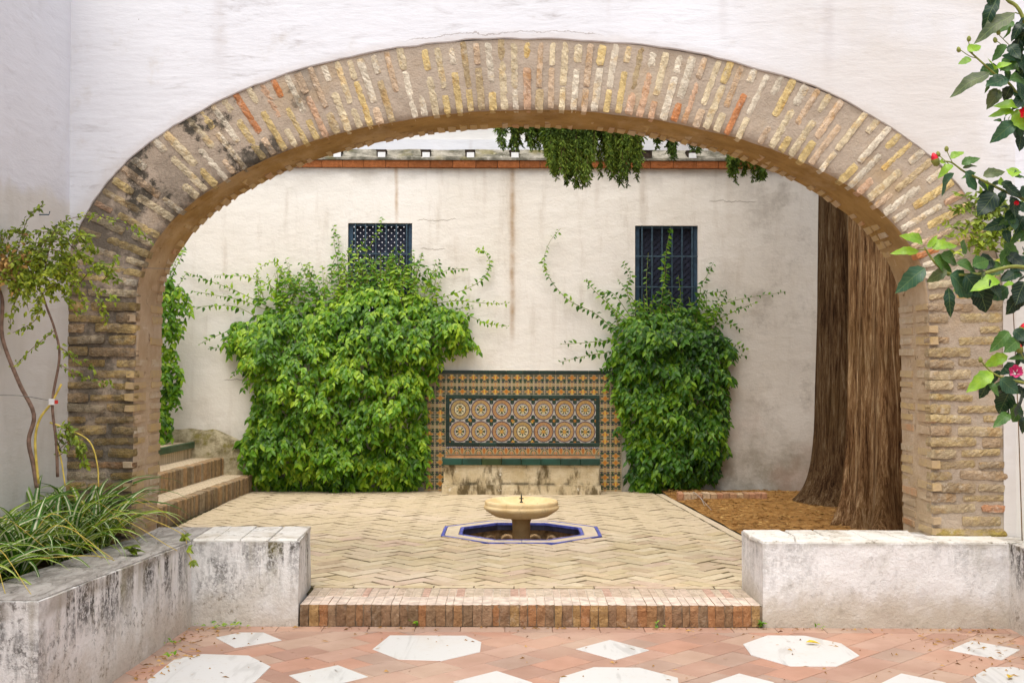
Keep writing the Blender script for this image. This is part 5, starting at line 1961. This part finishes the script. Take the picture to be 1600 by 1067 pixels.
for _ in range(46):      # fill behind, near the frame edge
    x, y = rnd.uniform(1530, 1625), rnd.uniform(318, 440)
    if x < 1585 - (y-318)*.45: continue
    a = rnd.uniform(0, 6.28); L = rnd.uniform(18, 34)
    hleaf(x, y, x+L*math.cos(a), y+L*abs(math.sin(a))*.8, rnd.choice('ddkmmt'), rnd.randrange(3), 5.45)
for _ in range(34):
    x, y = rnd.choice(((1540, 110), (1565, 125), (1585, 90), (1580, 180), (1530, 275), (1560, 295), (1585, 315), (1520, 425), (1560, 430), (1565, 590)))
    x += rnd.uniform(-16, 22); y += rnd.uniform(-16, 18)
    a = rnd.uniform(0, 6.28); L = rnd.uniform(13, 25)
    hleaf(x, y, x+L*math.cos(a), y+L*math.sin(a)*.7+4, rnd.choice('mmltdd'), rnd.randrange(4), 5.36)
for _ in range(26):
    x, y = rnd.uniform(1578, 1620), rnd.uniform(20, 215)
    a = rnd.uniform(0, 6.28); L = rnd.uniform(18, 34)
    hleaf(x, y, x+L*math.cos(a), y+L*abs(math.sin(a))*.8, rnd.choice('ddkkmt'), rnd.randrange(3), 5.42)
for _ in range(14):
    x, y = rnd.uniform(1572, 1625), rnd.uniform(520, 650)
    a = rnd.uniform(0, 6.28); L = rnd.uniform(18, 34)
    hleaf(x, y, x+L*math.cos(a), y+L*abs(math.sin(a))*.8, rnd.choice('ddkkmt'), rnd.randrange(3), 5.42)
for _ in range(40):      # outside the frame, so the bush is whole from other sides
    x, y = rnd.uniform(1615, 1760), rnd.uniform(-20, 660)
    a = rnd.uniform(0, 6.28); L = rnd.uniform(22, 42)
    hleaf(x, y, x+L*math.cos(a), y+L*abs(math.sin(a)), rnd.choice('ddkmmtl'), rnd.randrange(3), 5.4)
stems = [([(1700,300),(1640,160),(1598,27),(1574,0),(1565,-20)], .011, .008), ([(1640,200),(1600,160),(1576,130),(1557,118),(1531,95),(1514,80)], .008, .004), ([(1660,350),(1600,312),(1574,301),(1533,281),(1506,268),(1486,254),(1466,252)], .008, .003),
         ([(1660,470),(1600,418),(1531,428),(1485,428),(1462,412),(1444,386)], .010, .004), ([(1680,700),(1620,610),(1570,592),(1548,580),(1533,564)], .008, .003), ([(1586,20),(1592,22),(1597,24)], .003, .003), ([(1500,78),(1515,88),(1528,92)], .002, .002), ([(1512,62),(1516,74),(1520,84)], .002, .002),
         ([(1558,52),(1568,62),(1578,72)], .002, .002), ([(1555,63),(1562,68),(1572,76)], .002, .002), ([(1479,235),(1484,246),(1488,254)], .002, .002), ([(1466,242),(1474,249),(1482,256)], .002, .002), ([(1410,391),(1430,391),(1446,390)], .002, .003), ([(1592,545),(1600,560),(1615,580)], .003, .003)]
for pts, r0, r1 in stems:
    s = MB(); s.tube(spline([at_y(x, y, 5.32) for x, y in pts], 6), r0, r1, 6); s.build('stem', M_twig_green, hb, smooth=True)
for a_, b_ in (((1700,300), (1790,620)), ((1660,470), (1780,640)), ((1680,700), (1770,760))):
    s = MB(); s.tube(spline([at_y(*a_, 5.32), (at_y(*a_, 5.32)+at_y(*b_, 5.5))/2+V((.08,0,0)), V((3.6+rnd.uniform(-.05,.05), 5.6, .44))], 6), .016, .02, 7); s.build('stem', M_twig, hb, smooth=True)
def bud(px, py, r, mat, tilt=(0,0,1), L=2.0, calyx=True, name='bud'):
    p = at_y(px, py, 5.3)
    ez = V(tilt).normalized(); ex = ez.orthogonal().normalized(); ey = ez.cross(ex)
    m = MB(); m.lathe([(0, -r*L*.5), (r*.7, -r*L*.42), (r, -r*L*.05), (r*.75, r*L*.3), (r*.25, r*L*.5), (0, r*L*.52)], (0,0,0), 9)
    m.build(name, mat, hb, smooth=True, world=axes(ex, ey, ez, p))
    if calyx:
        m = MB(); m.lathe([(0, -r*L*.58), (r*.8, -r*L*.48), (r*1.12, -r*L*.1), (r*1.05, r*L*.02)], (0,0,0), 9)
        m.build('calyx', M_twig_green, hb, smooth=True, world=axes(ex, ey, ez, p))
for x, y in ((1498,78),(1514,61),(1560,51),(1555,63),(1479,233),(1466,241),(1532,562)): bud(x, y, .010, M_twig_green, (rnd.uniform(-.3,.1), 0, 1), 2.6, False)
bud(1461, 249, .017, M_red, (-.35, -.1, 1), 3.4); bud(1592, 543, .016, M_red, (-.3, 0, 1), 3.0)
bud(1600, 512, .018, M_red, (.3, -.3, 1), 2.6)
def flower(px, py, r, mat, open_=.6, D=5.26):
    c = at_y(px, py, D)
    f = MB()
    ax = V((-.25, -.85, .25)).normalized(); ex = ax.orthogonal().normalized(); ey = ax.cross(ex)
    for k in range(5):
        a0 = k*2*math.pi/5
        vs, fs = [], []
        n, m = 6, 6
        for i in range(n+1):
            u = i/n
            for j in range(m+1):
                v = j/m-.5
                an = a0 + v*1.7*(.5+.6*u) + u*.5
                rad = r*(.15 + open_*math.sin(u*1.6)) + .12*r*math.sin(j*2.1+k)*u
                h = r*(1.5*u*(1-.32*u*open_)) + .10*r*math.sin(j*3.3+k*2)*u
                vs.append(c + ex*(rad*math.cos(an)) + ey*(rad*math.sin(an)) + ax*(h-r*.8))
        for i in range(n):
            for j in range(m):
                q = i*(m+1)+j
                fs.append((q, q+1, q+m+2, q+m+1))
        f.add(vs, fs)
    return f.build('flower', mat, hb, smooth=True)
fl_ = flower(1587, 581, .036, M_pink, .62); fl_['label'] = 'pink half-closed flower'
fl_ = flower(1605, 178, .038, M_red, .7); fl_['label'] = 'red flower'
flower(1588, 318, .014, M_red, .6)['label'] = 'small red bud among dark leaves'
# small-leaved creeper on the right shoulder of the arch
cr_ = thing('creeper', (3.16, 7.6, ZS), 'fine-leaved creeper on the right shoulder of the arch behind the hibiscus', 'creeper')
m = MB(); s = MB()
root_p = V((3.22, 7.55, .5))
for k in range(22):
    x0, y0 = rnd.uniform(1560, 1590), rnd.uniform(320, 400)
    x2, y2 = x0 - rnd.uniform(25, 105), y0 + rnd.uniform(-35, 40)
    cv = spline([at_y(x0, y0, 7.62), at_y((x0+x2)/2, (y0+y2)/2-10, 7.58), at_y(x2, y2, 7.6)], 6)
    s.tube(cv, .003, .0015, 3, False)
    for i in range(len(cv)-1):
        for q in range(2):
            add_leaf(m, cv[i].lerp(cv[i+1], rnd.random()), V((rnd.uniform(-1, .6), -.3, rnd.uniform(-.7, .7))), V((rnd.uniform(-.4,.4), -.8, .5)), rnd.uniform(.03, .055))
s.tube(spline([root_p, V((3.24, 7.66, 1.4)), at_y(1578, 380, 7.62)], 8), .004, .003, 5)
s.build('stems', M_twig, cr_)['kind'] = 'stuff'; o = m.build('foliage', M_climb, cr_); o['kind'] = 'stuff'

# ================================================================== CLIMBER ON THE LEFT
cl = thing('climbing_shrub', (-2.65, 7.2, .47), 'sparse yellow-green climber with bare bent stems against the left wall', 'climber')
DC = 6.72
for pts, r0, r1, mt in (([(58,762),(52,725),(45,688),(53,647),(30,598),(4,528),(4,472),(-4,440),(10,410)], .013, .010, M_twig_grey), ([(90,745),(88,690),(82,628),(93,559),(86,516),(69,468),(56,416),(70,370)], .009, .005, M_twig_grey),
                     ([(60,755),(55,690),(62,655),(80,630),(96,600)], .008, .006, M_runner), ([(78,660),(110,672),(140,690),(152,725),(154,760)], .005, .004, M_runner), ([(88,690),(96,720),(102,760)], .005, .004, M_runner)):
    s = MB(); s.tube(spline([at_y(x, y, DC) for x, y in pts], 5), r0, r1, 7); s.build('stem', mt, cl, smooth=True)
fm, tm = MB(), MB()
def twig(pts, n, L, D=DC):
    n = int(n*2.0); L = L*.74
    cv = spline([at_y(x, y, D+rnd.uniform(-.12, .08)) for x, y in pts], 6)
    tm.tube(cv, .003, .0012, 3, False)
    for k in range(n):
        f = rnd.random()**.8; x = f*(len(cv)-1); i = min(int(x), len(cv)-2)
        q = cv[i].lerp(cv[i+1], x-i); t = (cv[i+1]-cv[i]).normalized()
        add_leaf(fm, q + rv(.018), t*.6 + rv(.9) + V((0,-.2,-.3)), V((rnd.uniform(-.5,.5), -.8, rnd.uniform(0,.9))), L*rnd.uniform(.65, 1.25))
twig([(70,420),(85,360),(110,342),(150,338),(200,352),(236,376)], 42, .036)
twig([(20,420),(30,380),(45,340),(68,318)], 26, .036)
twig([(60,420),(70,380),(95,355),(120,350)], 34, .04)
twig([(90,430),(110,400),(150,410),(185,440)], 50, .04)
for _ in range(64):
    x0, y0 = rnd.uniform(-20, 125), rnd.uniform(365, 450)
    an = rnd.uniform(-.7, 3.6); L = rnd.uniform(35, 80)
    x2, y2 = x0+L*math.cos(an)*1.05, y0+L*math.sin(an)*.8
    if x2 > 190: x2 = 190
    twig([(x0, y0), ((x0+x2)/2, (y0+y2)/2-12), (x2, y2)], rnd.randint(16, 30), .038)
for pts in ([(150,450),(160,480),(168,505)], [(60,470),(55,500),(20,520)], [(40,440),(20,480),(15,515)], [(90,540),(120,560),(150,580)], [(95,570),(130,590),(175,600)], [(86,516),(50,545),(20,575)], [(100,420),(150,450),(180,470)], [(160,440),(175,420),(182,400)]):
    twig(pts, 20, .036)
for k in range(4):
    twig([(88,690+8*k),(100+8*k,665+10*k),(120+4*k,690+12*k)], 18, .045)
tm.build('twigs', M_twig, cl)['kind'] = 'stuff'; o = fm.build('foliage', M_climb, cl); o['kind'] = 'stuff'
# dry brown tuft on the thick stem
dm = MB()
for _ in range(260):
    q = at_y(rnd.gauss(14, 16), rnd.gauss(415, 16), DC+rnd.uniform(-.1, .05)); add_leaf(dm, q, rv(1)+V((0,0,-.5)), V((0,-1,.4)), rnd.uniform(.02, .04))
o = dm.build('dry_leaves', M_litter, cl); o['kind'] = 'stuff'
w = MB(); w.tube(spline([at_y(-40, 618, 6.6), at_y(30, 618, 6.7), at_y(84, 627, DC)], 4), .0025, n=5)
tag(w.build('wire', M_wire), 'thin wire stretched across the left wall to the climber stem', 'wire')
tg = MB(); p = at_y(82, 628, DC-.03)
tg.box((p.x-.020, p.y-.004, p.z-.016), (p.x+.012, p.y+.004, p.z+.018))
t_ = tg.build('plant_tag', M_tagw); tag(t_, 'small white and red plastic tag tied to the climber stem', 'tag')
tg = MB(); tg.box((p.x+.013, p.y-.0045, p.z-.010), (p.x+.030, p.y+.0045, p.z+.010)); tg.build('red_end', M_tagr, t_)
for px, py, lab in ((55, 334, 'iron hook in the left wall above the climber leaves'), (86, 343, 'second iron hook in the left wall, nearer the arch corner')):
    h = MB(); p = at_y(px, py, 7.2); x = XLW-.03
    pz = p.z
    h.tube([(XLW-.06, 7.25 if px < 70 else 7.5, pz), (XLW+.06, 7.25 if px < 70 else 7.5, pz), (XLW+.065, 7.25 if px < 70 else 7.5, pz+.02)], .004, n=6)
    tag(h.build('wall_hook', M_iron), lab, 'hook', 'wall hooks')
w = MB(); w.tube(spline([at_y(100, 415, 7.70), at_y(180, 418, 7.68), at_y(268, 420, 7.9)], 4), .0022, n=5)
tag(w.build('wire', M_wire), 'thin wire across the left pillar of the arch under the leaves', 'wire')

# ================================================================== SPIDER PLANTS
def blade_mesh(seed, L=.42, W=.017):
    rg = random.Random(seed)
    mb = MB()
    n = 9
    a0 = rg.uniform(.75, 1.35); bend = rg.uniform(1.3, 2.6)
    x = z = 0; an = a0
    vs, fs, cols = [], [], []
    light = rg.random() < .5
    gr = [(.06,.17,.010), (.14,.27,.014), (.24,.36,.020)][rg.randrange(3)]
    ye = (.64, .64, .27) if light else (.70, .70, .46)
    for k in range(n+1):
        f = k/n
        w = W*(math.sin(math.pi*(f*.82+.18)))**.6*(1-.75*f*f) + .0006
        for c in (-1, -.30, .30, 1): vs.append((x, c*w, z+abs(c)*w*.45))
        ds = L/n
        x += math.cos(an)*ds; z += math.sin(an)*ds; an -= bend/n*(.5+f)
    for k in range(n):
        for c in range(3):
            a = k*4+c
            fs.append((a, a+4, a+5, a+1)); cols.append(ye if c == 1 else gr)
    mb.add(vs, fs)
    m = mb.mesh('blade', True)
    at = m.color_attributes.new('paint', 'FLOAT_COLOR', 'CORNER')
    for p in m.polygons:
        for li in p.loop_indices: at.data[li].color = (*cols[p.index], 1)
    m.materials.append(M_blade)
    return m
BL = [blade_mesh(100+k, rnd.uniform(.34, .52), rnd.uniform(.013, .018)) for k in range(14)]
clumps = [(-2.62, 5.78, 58, 'spider plant nearest the camera, at the lower left corner of the bed', 1.2), (-2.80, 6.05, 58, 'spider plant against the left wall in the near half of the bed', 1.3), (-2.60, 6.30, 60, 'spider plant in the middle of the bed beside the grey coping', 1.2), (-2.84, 6.55, 60, 'tall spider plant against the wall below the climber stems', 1.4), (-2.56, 6.85, 60, 'spider plant whose leaves hang over the grey coping near its middle', 1.25), (-2.82, 7.05, 60, 'spider plant at the wall just left of the pillar', 1.35), (-2.52, 7.28, 60, 'spider plant at the far bend of the planter wall', 1.2), (-2.72, 7.48, 56, 'upright spider plant in front of the left brick pillar', 1.45)]
for x, y, n, lab, sc in clumps:
    sp_ = thing('spider_plant', (x, y, .47), lab, 'spider plant', 'spider plants in the left bed')
    for k in range(n):
        an = 2.399*k + rnd.uniform(-.3, .3)
        tilt = rnd.uniform(-.25, .45)
        m = Matrix.Translation(V((x+rnd.uniform(-.06,.06), y+rnd.uniform(-.06,.06), .50))) @ Matrix.Rotation(an, 4, 'Z') @ Matrix.Rotation(-tilt*.6, 4, 'Y') @ Matrix.Rotation(rnd.uniform(-.3,.3), 4, 'X') @ Matrix.Scale(sc*rnd.uniform(.75, 1.2), 4)
        link('blade', rnd.choice(BL), None, sp_, m)
    # runners
    for q in range(2):
        an = rnd.uniform(-.9, .9)
        d = V((math.cos(an), math.sin(an), 0))
        b0 = V((x, y, .5)); L = rnd.uniform(.35, .65)
        cv = spline([b0, b0 + d*L*.4 + V((0,0,rnd.uniform(.22,.36))), b0 + d*L + V((0,0,rnd.uniform(.0,.2)))], 6)
        r = MB(); r.tube(cv, .0028, .0018, 5); r.build('runner', M_runner, sp_, smooth=True)
# trailing runner with plantlets over the wall corner
sp_ = thing('spider_plantlet', (-2.02, 7.40, ZS+.02), 'yellowish trailing runner with plantlets drooping over the planter wall corner', 'plantlet')
cv = spline([at_y(205, 800, 7.3), at_y(262, 822, 7.42), at_y(288, 838, 7.40), at_y(292, 858, 7.38), at_y(300, 876, 7.36)], 6)
r = MB(); r.tube(cv, .003, .002, 5); r.build('runner', M_runner, sp_, smooth=True)
lf = MB()
for c in (cv[-1], cv[-7], cv[len(cv)//2]):
    for k in range(12): add_leaf(lf, c, rv(1)+V((0,-.3,-.3)), V((0,-.7,.7)), rnd.uniform(.03, .06), 1)
lf.build('leaf', M_climb, sp_)
sp_ = thing('spider_plantlet', (-2.25, 6.75, ZS+.05), 'small pale plantlet lying on the grey coping of the planter wall', 'plantlet')
c = at_z(205, 858, ZS+.06); lf = MB()
for k in range(22): add_leaf(lf, c+rv(.02), V((rnd.uniform(-1,1), rnd.uniform(-1,1), .2)), V((0,-.2,1)), rnd.uniform(.04, .075), 1)
lf.build('leaf', M_climb, sp_)
r = MB(); r.tube(spline([at_z(60, 872, ZS+.12), at_z(140, 868, ZS+.10), at_y(180, 876, 6.55), at_y(198, 896, 6.5), at_y(206, 910, 6.48)], 6), .0026, .0016, 5); r.build('runner', M_runner, sp_, smooth=True)

# ================================================================== SMALL THINGS ON THE FLOOR
def fallen(px, py, z, L, lab, rot):
    p = at_z(px, py, z)
    ex, ey, ez = leaf_frame(V((math.cos(rot), math.sin(rot), .05)), V((.1, -.1, 1)))
    o = link('fallen_leaf', leaf_mesh(1, .5, .1, .5).mesh('fallen_leaf'), M_yleaf, None, axes(ex, ey, ez, p+V((0,0,.012)), (L,)*3))
    tag(o, lab, 'leaf', 'yellow leaves on the floor')
fallen(1259, 1006, .003, .085, 'yellow fallen leaf on the marble octagon right of centre', -.3)
fallen(1488, 979, .0, .11, 'yellow fallen leaf lying along the foot of the right low wall', .05)
fallen(1576, 1062, .003, .07, 'yellow fallen leaf on the soiled marble in the lower right corner', 1.0)
db = MB()
for _ in range(620):
    u = rnd.random()
    if u < .33: x, y = 3.05 - abs(rnd.gauss(0, .35)), rnd.uniform(6.2, 7.4)
    elif u < .55: x, y = -1.98 + abs(rnd.gauss(0, .13)), rnd.uniform(6.2, 7.4)
    elif u < .8: x, y = rnd.uniform(-1.9, 3.0), 7.43 - abs(rnd.gauss(0, .04))
    else: x, y = rnd.uniform(-1.8, 3.0), rnd.uniform(6.1, 7.4)
    litter(db, x, y, .005, rnd.uniform(.012, .05), rnd.uniform(.001, .003))
tag(db.build('floor_litter', M_litter), 'dry leaf bits and needles strewn on the terracotta floor', 'leaf litter', kind='stuff')
wd = MB()
for cx_, cy_, n, s_w in ((-1.78, 7.40, 30, .10), (1.555, YL-.01, 16, .012), (-1.96, 6.95, 8, .03), (-1.9, 6.62, 8, .03), (1.9, 7.42, 5, .02), (.9, 7.45, 6, .03), (-.6, 7.45, 5, .03)):
    for k in range(n): add_leaf(wd, V((cx_+rnd.gauss(0, s_w), cy_+rnd.gauss(0, .015), .008+rnd.random()*.03)), V((rnd.uniform(-1,1), rnd.uniform(-1,.3), .3)), V((0,-.5,1)), rnd.uniform(.015, .035))
tag(wd.build('floor_moss', M_vineL), 'tufts of green moss and weed at the foot of the walls and step', 'moss', kind='stuff')
print('OBJECTS', len(bpy.data.objects))
